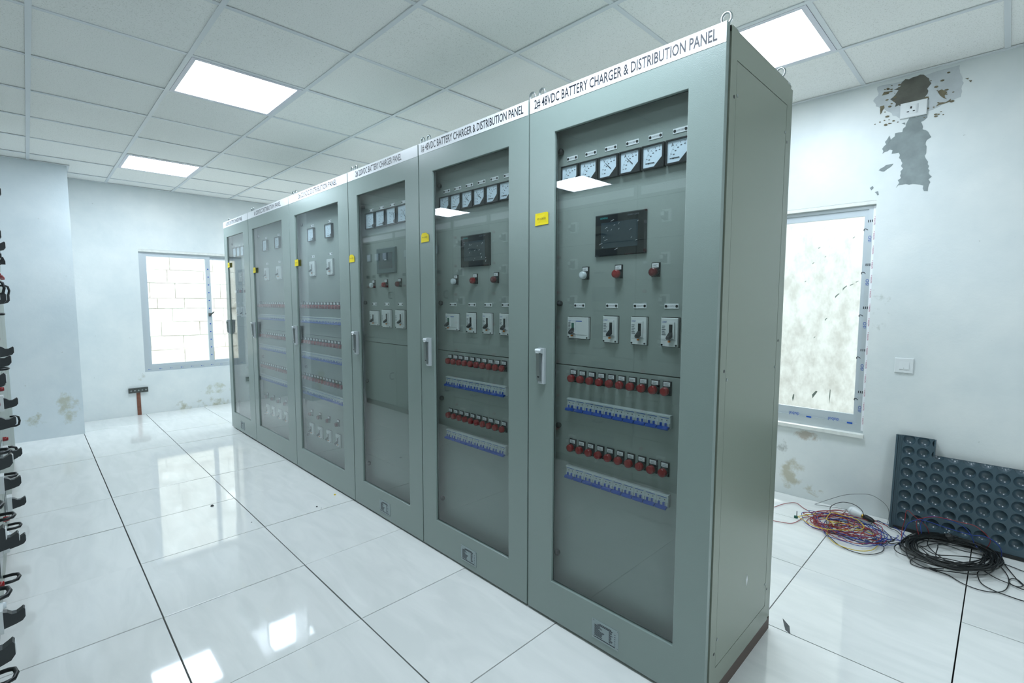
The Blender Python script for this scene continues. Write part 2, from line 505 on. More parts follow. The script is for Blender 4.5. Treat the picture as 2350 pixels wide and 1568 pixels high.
# floor: dark sub-floor with every raised-floor tile laid on it
floor = struct(MB().box(XL, XR, YF, YB, -0.1, -0.02).build('floor', DARK), 'white polished raised floor of square tiles with dark joints')
def tile_mesh(w, d):
    b = MB(); e = 0.0005
    v = [(0, 0, -0.02), (w, 0, -0.02), (w, d, -0.02), (0, d, -0.02), (0, 0, -e), (w, 0, -e), (w, d, -e), (0, d, -e),
         (e, e, 0), (w - e, e, 0), (w - e, d - e, 0), (e, d - e, 0)]
    f = [(8, 9, 10, 11)]
    for i in range(4):
        j = (i + 1) % 4
        f += [(i, j, 4 + j, 4 + i), (4 + i, 4 + j, 8 + j, 8 + i)]
    return b.add(v, f).mesh('floor_tile', FLOORM)
_tm = {}
X0, Y0, P = -1.2419 - 0.6 * 9, -0.5624 - 0.6 * 7, 0.6
for i in range(17):
    for j in range(12):
        xa, xb, ya, yb = X0 + P * i, X0 + P * (i + 1), Y0 + P * j, Y0 + P * (j + 1)
        g = 0.0021
        gx0 = gx1 = g; gy0 = gy1 = g
        if j == 6: gy0 = 0.0026                     # the wide joint in the aisle
        if j == 5: gy1 = 0.0024
        if i == 12: gx0 = 0.0026
        if i == 11: gx1 = 0.0022
        xa, xb, ya, yb = max(xa, XL) + gx0, min(xb, XR) - gx1, max(ya, YF) + gy0, min(yb, YB) - gy1
        if xb - xa < 0.05 or yb - ya < 0.05 or (xb < XP and yb < YP):
            continue
        if yb < -2.6:
            continue
        key = (round(xb - xa, 3), round(yb - ya, 3))
        if key not in _tm:
            _tm[key] = tile_mesh(*key)
        o = put('floor_tile', _tm[key], floor, (xa, ya, rnd.uniform(-0.0006, 0.0006)))
        o.rotation_euler = (rnd.gauss(0, 0.0011), rnd.gauss(0, 0.0011), 0)

# suspended ceiling
ceiling = struct(MB().box(XL, XR, YF, YB, ZC + 0.06, ZC + 0.10).build('ceiling', DARK), 'suspended ceiling of square mineral boards in a white grid')
PC = 0.6211
xl_ = [-0.0793 - PC * k for k in range(11, -6, -1)]
xl_ = [XL] + [x for x in xl_ if XL + 0.1 < x < XR - 0.1] + [XR]
yl_ = [YF] + [-0.8038 - PC * k for k in range(6, -1, -1) if -0.8038 - PC * k > YF + 0.1] + [-0.1827, 0.4384, 1.034, 1.622, YB]
LIGHTS = {}
for xi in (-0.0793 - PC, -0.0793 - 5 * PC, -0.0793 - 9 * PC):
    for yi in (-0.8038 - 4 * PC, -0.8038, 1.034):
        LIGHTS[(round(xi, 2), round(yi, 2))] = 1
for yi in (-0.8038 - 4 * PC, -0.8038):  # added unseen panels, fill light for the cabinet side and right wall
    LIGHTS[(round(-0.0793 + 3 * PC, 2), round(yi, 2))] = 1
_cm = {}
LIGHT_CELLS = []
for i in range(len(xl_) - 1):
    for j in range(len(yl_) - 1):
        a, b_, c, d = xl_[i], xl_[i + 1], yl_[j], yl_[j + 1]
        if b_ < XP + 0.02 and d < YP + 0.02:
            continue
        if (round(a, 2), round(c, 2)) in LIGHTS:
            LIGHT_CELLS.append((a, b_, c, d)); continue
        if d < -3.2:
            pass
        key = (round(b_ - a - 0.008, 3), round(d - c - 0.008, 3))
        if key not in _cm:
            _cm[key] = MB().box(0, key[0], 0, key[1], 0, 0.015).mesh('ceiling_tile', CEILM)
        o = put('ceiling_tile', _cm[key], ceiling, (a + 0.004, c + 0.004, ZC + 0.004 + rnd.uniform(-0.001, 0.0015)))
for y in yl_[1:-1]:
    MB().box(XL if y > YP else XP, XR, y - 0.012, y + 0.012, ZC - 0.002, ZC + 0.003).box(XL if y > YP else XP, XR, y - 0.003, y + 0.003, ZC + 0.003, ZC + 0.03).build('grid_runner', TBAR, ceiling)
for x in xl_[1:-1]:
    b = MB()
    for j in range(len(yl_) - 1):
        if x < XP and yl_[j + 1] < YP + 0.1:
            continue
        b.box(x - 0.0115, x + 0.0115, yl_[j] + 0.012, yl_[j + 1] - 0.012, ZC - 0.001, ZC + 0.003)
    b.build('cross_tee', TBAR, ceiling)
MB().box(XL, XR, YB - 0.022, YB, ZC - 0.004, ZC + 0.002).build('wall_angle', TBAR, ceiling)
MB().box(XL, XL + 0.022, YP, YB, ZC - 0.004, ZC + 0.002).build('wall_angle', TBAR, ceiling)
MB().box(XP, XP + 0.022, YF, YP, ZC - 0.004, ZC + 0.002).build('wall_angle', TBAR, ceiling)
MB().box(XL, XP + 0.022, YP, YP + 0.022, ZC - 0.004, ZC + 0.002).build('wall_angle', TBAR, ceiling)

_ll = {
    (-3.18, -0.80): 'large bright square ceiling light above the middle of the aisle',
    (-5.67, -0.80): 'small-looking square ceiling light nearest the far window wall',
    (-0.70, 1.03): 'square ceiling light above the near cabinet end, by the stained wall',
    (-0.70, -0.80): 'square ceiling light over the front of the nearest grey cabinet',
    (-3.18, 1.03): 'square ceiling light behind the middle of the cabinet row',
    (-5.67, 1.03): 'square ceiling light behind the far end of the cabinet row',
    (-3.18, -3.29): 'square ceiling light above the opposite row, mirrored in the nearest cabinet glass',
    (-5.67, -3.29): 'square ceiling light above the opposite row, mirrored in the second cabinet glass',
    (-0.70, -3.29): 'square ceiling light above the opposite row, behind the camera',
    (1.78, -0.80): 'added unseen square fill light right of the camera over the aisle',
    (1.78, -3.29): 'added unseen square fill light in the corner right behind the camera'}
for a, b_, c, d in LIGHT_CELLS:
    cx, cy = (a + b_) / 2, (c + d) / 2
    w, h = (b_ - a) / 2 - 0.013, (d - c) / 2 - 0.013
    lab = _ll.get((round(a, 2), round(c, 2)), 'square ceiling light at %.1f' % a)
    t = thing('ceiling_light', lab, 'light', (cx, cy, ZC), 'LED panels in the ceiling grid')
    f = MB()
    fr = 0.024
    f.box(-w, w, -h, -h + fr, -0.003, 0.012).box(-w, w, h - fr, h, -0.003, 0.012)
    f.box(-w, -w + fr, -h + fr, h - fr, -0.003, 0.012).box(w - fr, w, -h + fr, h - fr, -0.003, 0.012)
    f.box(-w, w, -h, h, 0.012, 0.03)
    f.build('frame', FRAMEW, t)
    MB().add([(-w + fr, -h + fr, 0.002), (w - fr, -h + fr, 0.002), (w - fr, h - fr, 0.002), (-w + fr, h - fr, 0.002)], [(3, 2, 1, 0)]).build('diffuser', LED, t)

# ---- windows
def sheet(b, x0, x1, z0, z1, y, mi=0):
    return b.add([(x0, y, z0), (x1, y, z0), (x1, y, z1), (x0, y, z1)], [(0, 1, 2, 3)], mi)

w1 = bpy.data.objects.new('window_1', None); COL.objects.link(w1); struct(w1, 'aluminium sliding window in the back wall, right of the cabinet row')
w1.location = (0.018, YB + 0.03, 0.505)
W, H = 1.488, 1.47
MB().ring(-W, 0, 0, H, -W + 0.04, -0.04, 0.062, H - 0.045, 0.0, 0.06).build('outer_frame', ALU, w1)
for n_, (a, b_) in enumerate(((-W + 0.04, -W / 2 + 0.03), (-W / 2 - 0.03, -0.04))):
    y = 0.030 - 0.022 * n_
    s_ = MB().ring(a, b_, 0.062, H - 0.045, a + 0.05, b_ - 0.022, 0.118, H - 0.085, y, y + 0.02).build('sash', ALUF, w1)
    MB().box(a + 0.05, b_ - 0.022, y + 0.008, y + 0.012, 0.118, H - 0.085).build('pane', WGLASS, s_)
MB().box(-W, 0, -0.03, 0.0, H - 0.022, H - 0.001).build('head_lining', PLASTER, w1)
MB().box(-W - 0.01, 0.006, -0.052, 0.0, -0.018, 0.004).build('sill_lip', PLASTER, w1)
MB().box(-0.017, 0.0, -0.002, 0.0, 0.02, H - 0.03).build('edge_tape', LABEL, w1)
for k in range(15):
    put('lettering', text_mesh('NOWA ▪', 0.05, 0.009, PINKINK, vert=True), w1, (-0.008, -0.003, 0.09 + 0.09 * k))
for k in range(5):
    put('lettering', text_mesh('iSO', 0.04, 0.016, BLUEINK, vert=True), w1, (-0.029, -0.0015, 0.16 + 0.27 * k))
    put('lettering', text_mesh('lll', 0.024, 0.015, INK, flip=True), w1, (-0.030, -0.0015, 0.27 + 0.27 * k))
    put('lettering', text_mesh('2', 0.018, 0.028, INK, vert=True), w1, (-0.051, 0.0065, 0.22 + 0.27 * k))
for x in (-0.403, -0.168, -0.64):
    put('lettering', text_mesh('dubal', 0.062, 0.022, BLUEINK, flip=True), w1, (x, -0.0015, 0.085 - 0.015))
    MB().box(x + 0.075, x + 0.105, -0.002, 0.0, 0.056, 0.066).build('print_block', BLUEINK, w1)
# paint drips and splashes on the pane
PANE_Y = 0.015
for x, z, dx, dz, r in ((-0.30, 0.19, 0.02, 0.05, 0.008), (-0.20, 0.17, 0.0, 0.09, 0.003), (-0.42, 0.15, 0.003, 0.05, 0.005),
                        (-0.16, 0.92, 0.02, 0.03, 0.004), (-0.20, 0.87, 0.02, 0.03, 0.004), (-0.12, 0.95, 0.015, 0.012, 0.005), (-0.09, 0.97, 0.012, 0.01, 0.004),
                        (-0.25, 0.72, 0.01, 0.02, 0.003), (-0.34, 1.1, 0.008, 0.012, 0.003), (-0.31, 1.2, 0.01, 0.012, 0.003), (-0.27, 1.14, 0.006, 0.01, 0.0025),
                        (-0.12, 1.25, 0.01, 0.012, 0.003), (-0.38, 0.98, 0.006, 0.01, 0.003), (-0.31, 0.60, 0.006, 0.012, 0.003)):
    pts = [(x, z), (x + dx * 0.3 + r, z + dz * 0.5), (x + dx + r, z + dz), (x + dx - r * 0.3, z + dz * 1.08), (x + dx * 0.2 - r, z + dz * 0.5)]
    MB().prism(pts, PANE_Y - 0.0008, PANE_Y).build('paint_splash', mat('splash_green', (120, 132, 122), rough=0.7), w1)

w2 = bpy.data.objects.new('window_2', None); COL.objects.link(w2); struct(w2, 'aluminium sliding window in the far left wall')
w2.location = (XL - 0.03, -0.545, 0.503); w2.rotation_euler = (0, 0, math.radians(90))     # local x runs along +Y, local y towards -X
W2, H2 = 1.475, 1.462
MB().ring(0, W2, 0, H2, 0.045, W2 - 0.045, 0.055, H2 - 0.045, 0.0, 0.06).build('outer_frame', ALU, w2)
for n_, (a, b_) in enumerate(((0.045, 0.74), (0.69, W2 - 0.045))):
    y = 0.004 + 0.024 * n_
    s_ = MB().ring(a, b_, 0.055, H2 - 0.045, a + 0.032, b_ - 0.052, 0.09, H2 - 0.078, y, y + 0.02).build('sash', ALUF, w2)
    MB().box(a + 0.032, b_ - 0.052, y + 0.008, y + 0.012, 0.09, H2 - 0.078).build('pane', WGLASS, s_)
MB().box(0.70, 0.72, -0.03, 0.004, 0.66, 0.70).prism([(0.715, 0.67), (0.75, 0.70), (0.76, 0.72), (0.745, 0.715), (0.71, 0.69)], -0.035, -0.028).build('latch', BARDARK, w2)
MB().box(0.0, W2, -0.03, 0.0, H2 - 0.028, H2 - 0.001).build('head_lining', PLASTER, w2)
for k in range(13):
    put('lettering', text_mesh('◆ ila', 0.03, 0.012, BLUEINK), w2, (0.05 + 0.11 * k, -0.0012, 0.028))
for k in range(12):
    MB().cyl((0.714, 0.003, 0.16 + 0.1 * k), 'y', 0.008, 0.001, 8).build('print_dot', BLUEINK, w2)

# ---- outside
struct(MB().box(-7.5, 4.5, 4.0, 4.3, -0.6, 4.4).build('wall_yard', CONC), 'sunlit concrete wall outside the right window')
yard2 = struct(MB().box(-9.3, -9.0, -5.5, 4.0, -0.6, 4.4).build('wall_terrace', ROCK), 'sunlit stone wall outside the far left window')
rr = random.Random(5)
z = 0.0
while z < 2.6:
    h = rr.uniform(0.16, 0.34); y = -2.4 + rr.uniform(0, 0.3)
    while y < 2.6:
        w = rr.uniform(0.3, 0.75)
        MB().prismx([(0, 0), (w - 0.008, 0.0), (w - 0.008, h - 0.007), (0.004, h - 0.009)], 0, rr.uniform(0.008, 0.022)).build('stone', ROCK, yard2, (-9.0, y, z))
        y += w
    z += h
struct(MB().box(-12, 8, -8, 8, -0.8, -0.5).build('ground', GROUND), 'bright ground outside the building')

# traced outlines and cable paths in metres (room coordinates)
T = {
    'pale': [[-0.012,2.649],[0.121,2.651],[0.356,2.657],[0.359,2.616],[0.37,2.597],[0.371,2.542],[0.369,2.485],[0.33,2.474],[0.27,2.453],[0.236,2.445],[0.108,2.431],[0.054,2.488],[0.032,2.505],[-0.013,2.538],[-0.028,2.573],[-0.007,2.599]],
    'dark': [[0.121,2.651],[0.205,2.656],[0.23,2.628],[0.241,2.595],[0.225,2.571],[0.233,2.515],[0.23,2.491],[0.108,2.505],[0.082,2.509],[0.073,2.54],[0.055,2.559],[0.079,2.579],[0.069,2.612],[0.098,2.619],[0.105,2.637]],
    'grey': [[0.151,2.427],[0.231,2.427],[0.219,2.397],[0.205,2.391],[0.214,2.347],[0.242,2.327],[0.256,2.294],[0.239,2.283],[0.238,2.221],[0.236,2.182],[0.255,2.133],[0.268,2.071],[0.258,2.027],[0.256,1.992],[0.24,1.994],[0.235,2.026],[0.202,2.038],[0.169,2.042],[0.136,2.049],[0.107,2.034],[0.118,2.076],[0.128,2.126],[0.131,2.172],[0.115,2.206],[0.111,2.238],[0.08,2.239],[0.065,2.268],[0.033,2.248],[0.038,2.29],[0.067,2.32],[0.103,2.358],[0.135,2.381],[0.142,2.409]],
    'spots': [[[0.269,2.543],[0.288,2.548],[0.312,2.526],[0.301,2.51],[0.312,2.487],[0.296,2.499],[0.282,2.515]],[[0.266,2.461],[0.28,2.477],[0.307,2.472],[0.329,2.485],[0.328,2.473],[0.296,2.465]],[[0.012,2.593],[0.022,2.611],[0.052,2.607],[0.045,2.594]],[[0.007,2.532],[0.026,2.532],[0.029,2.516],[0.011,2.484]],[[0.019,2.152],[0.053,2.177],[0.087,2.178],[0.075,2.162],[0.046,2.141]],[[-0.02,2.052],[-0.007,2.063],[-0.002,2.052],[-0.013,2.04]],[[0.006,2.024],[0.021,2.027],[0.026,2.007],[0.02,2.003]],[[0.384,2.578],[0.397,2.576],[0.395,2.57]],[[0.399,2.561],[0.41,2.56],[0.407,2.55]],[[0.041,2.315],[0.061,2.347],[0.069,2.325],[0.051,2.292]],[[0.117,2.403],[0.13,2.407],[0.134,2.394]]],
    'red_a': [[-0.415,1.826,0.006],[-0.381,1.924,0.006],[-0.355,2.018,0.006],[-0.306,2.093,0.006],[-0.246,2.041,0.006],[-0.188,1.992,0.006],[-0.132,1.936,0.006]],
    'red_b': [[-0.361,1.664,0.006],[-0.319,1.694,0.006],[-0.235,1.729,0.006],[-0.211,1.799,0.006],[-0.203,1.877,0.006],[-0.171,1.923,0.006]],
    'arc': [[-0.209,2.165,0.004],[-0.102,2.1,0.093],[-0.033,2.1,0.137],[0.04,2.1,0.164],[0.099,2.1,0.175],[0.151,2.1,0.155],[0.183,2.1,0.124],[0.193,2.1,0.083],[0.182,2.159,0.004]],
    'arc2': [[-0.202,2.156,0.006],[-0.117,2.189,0.006],[-0.034,2.205,0.006],[0.039,2.11,0.006]],
    'blackarc': [[-0.098,2.066,0.01],[-0.09,2.02,0.065],[-0.057,2.02,0.1],[-0.017,2.02,0.118],[0.03,2.02,0.118],[0.071,2.02,0.094],[0.073,2.101,0.02]],
    'yellow': [[-0.064,1.91,0.012],[-0.047,1.758,0.012],[-0.027,1.686,0.012],[0.018,1.624,0.012],[0.07,1.605,0.012],[0.128,1.613,0.012],[0.172,1.659,0.012],[0.19,1.727,0.012],[0.188,1.818,0.012],[0.158,1.897,0.012],[0.106,1.913,0.012],[0.041,1.918,0.012],[-0.016,1.908,0.012],[-0.106,1.944,0.012],[-0.164,1.951,0.012],[-0.214,1.919,0.012]],
    'blk_a': [[-0.063,1.758,0.006],[-0.016,1.693,0.006],[0.042,1.624,0.006],[0.114,1.596,0.006],[0.173,1.618,0.006],[0.214,1.687,0.006],[0.222,1.746,0.006],[0.213,1.787,0.006],[0.176,1.823,0.006]],
    'link_a': [[0.128,1.818,0.006],[0.183,1.852,0.006],[0.236,1.852,0.006],[0.26,1.887,0.006],[0.299,1.948,0.006]],
    'link_b': [[0.179,1.804,0.006],[0.223,1.903,0.006],[0.272,1.937,0.006]],
    'link_c': [[0.102,2.091,0.008],[0.134,2.136,0.008],[0.186,2.126,0.008],[0.233,2.101,0.008],[0.278,2.031,0.008],[0.31,1.953,0.008]],
    'link_d': [[0.114,2.053,0.012],[0.139,2.142,0.012],[0.201,2.068,0.012],[0.24,2.049,0.012],[0.293,1.947,0.012]],
    'st1': [[0.47,1.718,0.006],[0.418,1.675,0.006],[0.385,1.65,0.006],[0.347,1.664,0.006],[0.342,1.713,0.006],[0.358,1.767,0.006],[0.391,1.801,0.006],[0.433,1.806,0.006]],
    'st2': [[0.426,1.674,0.006],[0.453,1.668,0.006],[0.493,1.658,0.006],[0.543,1.613,0.006],[0.602,1.597,0.006],[0.654,1.621,0.006],[0.688,1.677,0.006],[0.701,1.773,0.006],[0.696,1.864,0.006],[0.668,1.955,0.006],[0.625,1.964,0.006]],
    'st3': [[0.617,1.869,0.006],[0.595,1.812,0.006],[0.593,1.76,0.006],[0.608,1.68,0.006],[0.645,1.641,0.006],[0.7,1.625,0.006],[0.749,1.621,0.006],[0.798,1.642,0.006]],
    'st4': [[0.609,1.833,0.01],[0.656,1.781,0.01],[0.709,1.757,0.01],[0.751,1.739,0.01],[0.802,1.777,0.01]],
    'st5': [[0.672,2.049,0.006],[0.71,1.911,0.006],[0.736,1.825,0.006],[0.748,1.799,0.006],[0.739,1.767,0.006],[0.714,1.763,0.006],[0.701,1.797,0.006],[0.712,1.84,0.006],[0.732,1.844,0.006],[0.749,1.807,0.006],[0.769,1.767,0.006]],
    'st6': [[0.668,2.008,0.006],[0.719,1.989,0.006],[0.755,1.974,0.006],[0.809,1.979,0.006]],
    'pr1': [[0.275,1.933,0.01],[0.262,2.06,0.024],[0.271,2.06,0.082],[0.278,2.06,0.146],[0.31,2.06,0.125],[0.346,2.06,0.099],[0.37,2.06,0.076],[0.382,2.073,0.03]],
    'pr2': [[0.341,2.031,0.03],[0.325,2.05,0.079],[0.334,2.05,0.115],[0.395,2.05,0.148],[0.449,2.05,0.155],[0.513,2.05,0.154],[0.565,2.05,0.153],[0.606,2.05,0.124],[0.628,2.05,0.089],[0.611,2.066,0.03]],
    'pb1': [[0.273,1.927,0.01],[0.275,2.045,0.029],[0.29,2.045,0.077],[0.324,2.045,0.108],[0.363,2.045,0.117],[0.463,2.045,0.105],[0.558,2.045,0.101],[0.602,2.045,0.11],[0.643,2.045,0.096],[0.669,2.045,0.063],[0.674,2.078,0.01]],
    'pb2': [[0.351,2.035,0.04],[0.344,2.055,0.092],[0.372,2.055,0.139],[0.416,2.055,0.152],[0.482,2.055,0.145],[0.525,2.055,0.13],[0.552,2.055,0.096],[0.57,2.055,0.051],[0.598,2.023,0.03]],
    'red1': [[0.048,1.821,0.036],[-0.053,1.795,0.035],[-0.129,1.826,0.035],[-0.187,1.864,0.035],[-0.204,1.883,0.035],[-0.16,1.943,0.034],[-0.105,2.03,0.031],[-0.019,2.067,0.028],[0.08,2.061,0.026],[0.133,2.057,0.023],[0.173,2.024,0.022],[0.181,1.931,0.021],[0.143,1.845,0.02],[0.098,1.807,0.02],[0.03,1.772,0.019],[-0.041,1.74,0.02],[-0.088,1.78,0.022],[-0.139,1.859,0.023],[-0.149,1.922,0.025],[-0.119,1.991,0.025],[-0.093,2.086,0.024],[-0.027,2.137,0.023],[0.048,2.112,0.021],[0.096,2.076,0.02],[0.147,2.042,0.018],[0.163,1.958,0.016],[0.15,1.862,0.014],[0.126,1.819,0.012],[0.062,1.79,0.01],[-0.002,1.746,0.011],[-0.06,1.748,0.012],[-0.131,1.802,0.013],[-0.155,1.856,0.014],[-0.142,1.893,0.016],[-0.119,1.95,0.02],[-0.053,2.003,0.024],[0.01,1.982,0.028],[0.059,1.935,0.032],[0.098,1.922,0.029],[0.092,1.882,0.023],[0.072,1.811,0.017],[0.037,1.779,0.011],[-0.034,1.779,0.006],[-0.082,1.763,0.006],[-0.125,1.766,0.006],[-0.171,1.826,0.006],[-0.169,1.905,0.006],[-0.145,1.942,0.007],[-0.102,1.978,0.012],[-0.031,2.027,0.016],[0.024,2.01,0.021],[0.08,1.947,0.025],[0.117,1.915,0.025],[0.109,1.881,0.022],[0.101,1.816,0.019],[0.069,1.77,0.017],[0.007,1.776,0.014],[-0.034,1.786,0.016],[-0.081,1.795,0.018],[-0.122,1.855,0.02],[-0.128,1.949,0.022],[-0.127,1.995,0.023],[-0.093,2.021,0.023],[-0.042,2.061,0.022],[-0.003,2.06,0.022],[0.057,2.003,0.021],[0.096,1.958,0.02],[0.101,1.936,0.019],[0.109,1.891,0.018],[0.083,1.836,0.017],[0.033,1.827,0.016],[-0.009,1.824,0.021],[-0.068,1.796,0.026],[-0.105,1.798,0.031],[-0.119,1.849,0.037],[-0.123,1.89,0.038],[-0.079,1.925,0.032],[-0.028,1.981,0.025],[0.014,2.031,0.019],[0.073,2.023,0.013],[0.098,1.976,0.012],[0.095,1.945,0.014],[0.086,1.9,0.016],[0.041,1.822,0.017]],
    'red2': [[-0.091,1.782,0.018],[-0.13,1.839,0.015],[-0.146,1.897,0.012],[-0.157,1.923,0.009],[-0.162,1.965,0.006],[-0.138,2.017,0.004],[-0.11,2.006,0.005],[-0.068,1.975,0.005],[-0.028,1.972,0.005],[-0.016,1.953,0.006],[-0.003,1.903,0.007],[-0.012,1.87,0.008],[-0.053,1.866,0.009],[-0.083,1.851,0.01],[-0.12,1.824,0.011],[-0.153,1.831,0.016],[-0.157,1.865,0.022],[-0.152,1.871,0.027],[-0.123,1.895,0.033],[-0.08,1.962,0.035],[-0.046,2.012,0.031],[0.005,2.017,0.028],[0.038,2.024,0.024],[0.041,2.02,0.02],[0.046,1.965,0.018],[0.024,1.893,0.018],[-0.019,1.863,0.017],[-0.054,1.849,0.017],[-0.097,1.823,0.016],[-0.127,1.844,0.014],[-0.138,1.914,0.013],[-0.143,1.961,0.011],[-0.114,1.997,0.009],[-0.08,2.049,0.011],[-0.047,2.063,0.018],[0.007,2.02,0.026],[0.04,1.961,0.034],[0.053,1.917,0.042],[0.063,1.872,0.041],[0.043,1.813,0.036],[0.01,1.797,0.031],[-0.031,1.817,0.026],[-0.088,1.822,0.021],[-0.124,1.844,0.019],[-0.157,1.917,0.018],[-0.177,1.984,0.016],[-0.148,2.019,0.014],[-0.115,2.055,0.012],[-0.075,2.089,0.011],[-0.018,2.065,0.009],[0.012,1.998,0.008],[0.027,1.954,0.007],[0.025,1.906,0.006],[-0.004,1.828,0.006],[-0.033,1.788,0.006],[-0.077,1.803,0.006],[-0.125,1.825,0.006],[-0.142,1.857,0.007],[-0.161,1.935,0.008],[-0.165,2.033,0.009],[-0.13,2.087,0.01],[-0.1,2.106,0.012],[-0.06,2.126,0.017],[-0.017,2.096,0.021],[0.005,2.003,0.026],[0.027,1.927,0.03],[0.025,1.886,0.029],[0.007,1.828,0.024],[-0.002,1.785,0.019],[-0.034,1.795,0.015]],
    'red3': [[0.223,1.818,0.031],[0.214,1.767,0.031],[0.163,1.712,0.031],[0.112,1.653,0.032],[0.061,1.662,0.032],[-0.009,1.726,0.032],[-0.039,1.781,0.032],[-0.056,1.84,0.032],[-0.072,1.944,0.032],[-0.044,2.023,0.033],[-0.015,2.026,0.03],[0.018,2.021,0.026],[0.065,2.023,0.022],[0.088,1.96,0.018],[0.114,1.865,0.014],[0.128,1.802,0.017],[0.102,1.756,0.019],[0.083,1.692,0.021],[0.039,1.663,0.023],[-0.029,1.7,0.025],[-0.071,1.741,0.026],[-0.11,1.758,0.027],[-0.126,1.815,0.028],[-0.093,1.889,0.028],[-0.05,1.903,0.028],[0.025,1.898,0.027],[0.097,1.925,0.026],[0.133,1.925,0.025],[0.166,1.874,0.024],[0.156,1.838,0.025],[0.106,1.831,0.026],[0.062,1.795,0.027],[-0.001,1.748,0.028],[-0.056,1.764,0.029],[-0.073,1.807,0.027],[-0.078,1.817,0.025],[-0.042,1.85,0.023],[0.01,1.928,0.021],[0.052,1.959,0.021],[0.114,1.941,0.022],[0.149,1.945,0.023],[0.155,1.948,0.023],[0.171,1.895,0.024],[0.153,1.842,0.025],[0.125,1.842,0.025],[0.105,1.842,0.025],[0.062,1.816,0.025],[0.028,1.84,0.024],[-0.005,1.914,0.022],[-0.044,1.95,0.019],[-0.041,1.97,0.016],[-0.033,2.028,0.013],[-0.01,2.053,0.015],[0.059,2.0,0.02],[0.109,1.946,0.024],[0.152,1.92,0.028],[0.193,1.857,0.033],[0.188,1.78,0.033],[0.169,1.758,0.033],[0.128,1.766,0.033],[0.058,1.75,0.033],[0.006,1.769,0.032],[-0.054,1.864,0.026],[-0.097,1.955,0.02],[-0.077,2.01,0.014],[-0.05,2.091,0.008],[0.008,2.161,0.01],[0.096,2.142,0.016],[0.151,2.081,0.022],[0.198,2.05,0.028]],
    'blue1': [[0.247,1.997,0.008],[0.255,1.982,0.01],[0.243,1.918,0.011],[0.2,1.88,0.013],[0.113,1.867,0.014],[0.045,1.818,0.016],[-0.026,1.772,0.019],[-0.099,1.795,0.022],[-0.119,1.842,0.024],[-0.13,1.862,0.027],[-0.111,1.916,0.027],[-0.055,2.003,0.025],[-0.008,2.023,0.023],[0.067,1.976,0.022],[0.131,1.942,0.02],[0.154,1.905,0.017],[0.181,1.822,0.013],[0.166,1.765,0.01],[0.109,1.777,0.007],[0.054,1.795,0.006],[-0.033,1.791,0.012],[-0.117,1.843,0.017],[-0.166,1.93,0.023],[-0.195,1.96,0.028],[-0.149,1.968,0.03],[-0.062,2.004,0.03],[0.029,2.006,0.03],[0.153,1.942,0.03],[0.234,1.896,0.03],[0.265,1.892,0.025],[0.277,1.85,0.02],[0.224,1.79,0.015],[0.139,1.78,0.01],[0.045,1.785,0.008],[-0.072,1.756,0.011],[-0.152,1.767,0.014],[-0.2,1.85,0.017],[-0.217,1.927,0.02],[-0.146,1.973,0.02],[-0.061,2.043,0.019],[0.03,2.097,0.018],[0.143,2.054,0.017],[0.202,1.972,0.016],[0.23,1.906,0.019],[0.232,1.822,0.021],[0.18,1.71,0.024],[0.127,1.646,0.027],[0.062,1.647,0.027],[-0.013,1.658,0.024],[-0.043,1.688,0.021],[-0.073,1.789,0.018],[-0.086,1.91,0.015],[-0.042,1.976,0.013],[-0.009,2.033,0.013],[0.041,2.101,0.012],[0.111,2.094,0.012],[0.151,2.021,0.011],[0.196,1.962,0.013],[0.214,1.91,0.015],[0.192,1.82,0.016],[0.171,1.749,0.018],[0.113,1.745,0.02],[0.043,1.752,0.023],[0.005,1.751,0.027],[-0.045,1.802,0.03],[-0.061,1.893,0.033],[-0.028,1.95,0.03],[0.004,1.976,0.024],[0.069,2.017,0.019],[0.131,2.019,0.013]],
    'blue2': [[0.07,1.805,0.028],[0.069,1.872,0.029],[0.096,1.963,0.031],[0.118,1.988,0.032],[0.142,1.948,0.034],[0.178,1.927,0.034],[0.186,1.912,0.031],[0.197,1.846,0.029],[0.202,1.796,0.027],[0.172,1.809,0.024],[0.149,1.815,0.024],[0.116,1.795,0.024],[0.064,1.82,0.024],[0.036,1.875,0.025],[0.012,1.885,0.025],[0.007,1.88,0.025],[0.037,1.913,0.024],[0.065,1.927,0.024],[0.12,1.877,0.023],[0.18,1.842,0.022],[0.206,1.844,0.02],[0.228,1.811,0.018],[0.216,1.764,0.016],[0.159,1.773,0.014],[0.098,1.796,0.016],[0.012,1.786,0.02],[-0.069,1.797,0.024],[-0.113,1.862,0.028],[-0.137,1.903,0.032],[-0.101,1.912,0.029],[-0.03,1.945,0.026],[0.032,1.987,0.023],[0.115,1.957,0.02],[0.172,1.9,0.019],[0.188,1.87,0.022],[0.199,1.82,0.025],[0.174,1.731,0.028],[0.134,1.679,0.031],[0.1,1.688,0.03],[0.049,1.693,0.026],[0.019,1.705,0.022],[0.0,1.786,0.017],[-0.028,1.89,0.013],[-0.01,1.924,0.017],[0.016,1.956,0.021],[0.04,2.01,0.025],[0.101,1.998,0.028],[0.148,1.927,0.031],[0.185,1.887,0.03],[0.22,1.856,0.03],[0.214,1.784,0.029],[0.195,1.722,0.029],[0.155,1.721,0.028],[0.081,1.729,0.026],[0.026,1.713,0.025],[-0.027,1.743,0.024]],
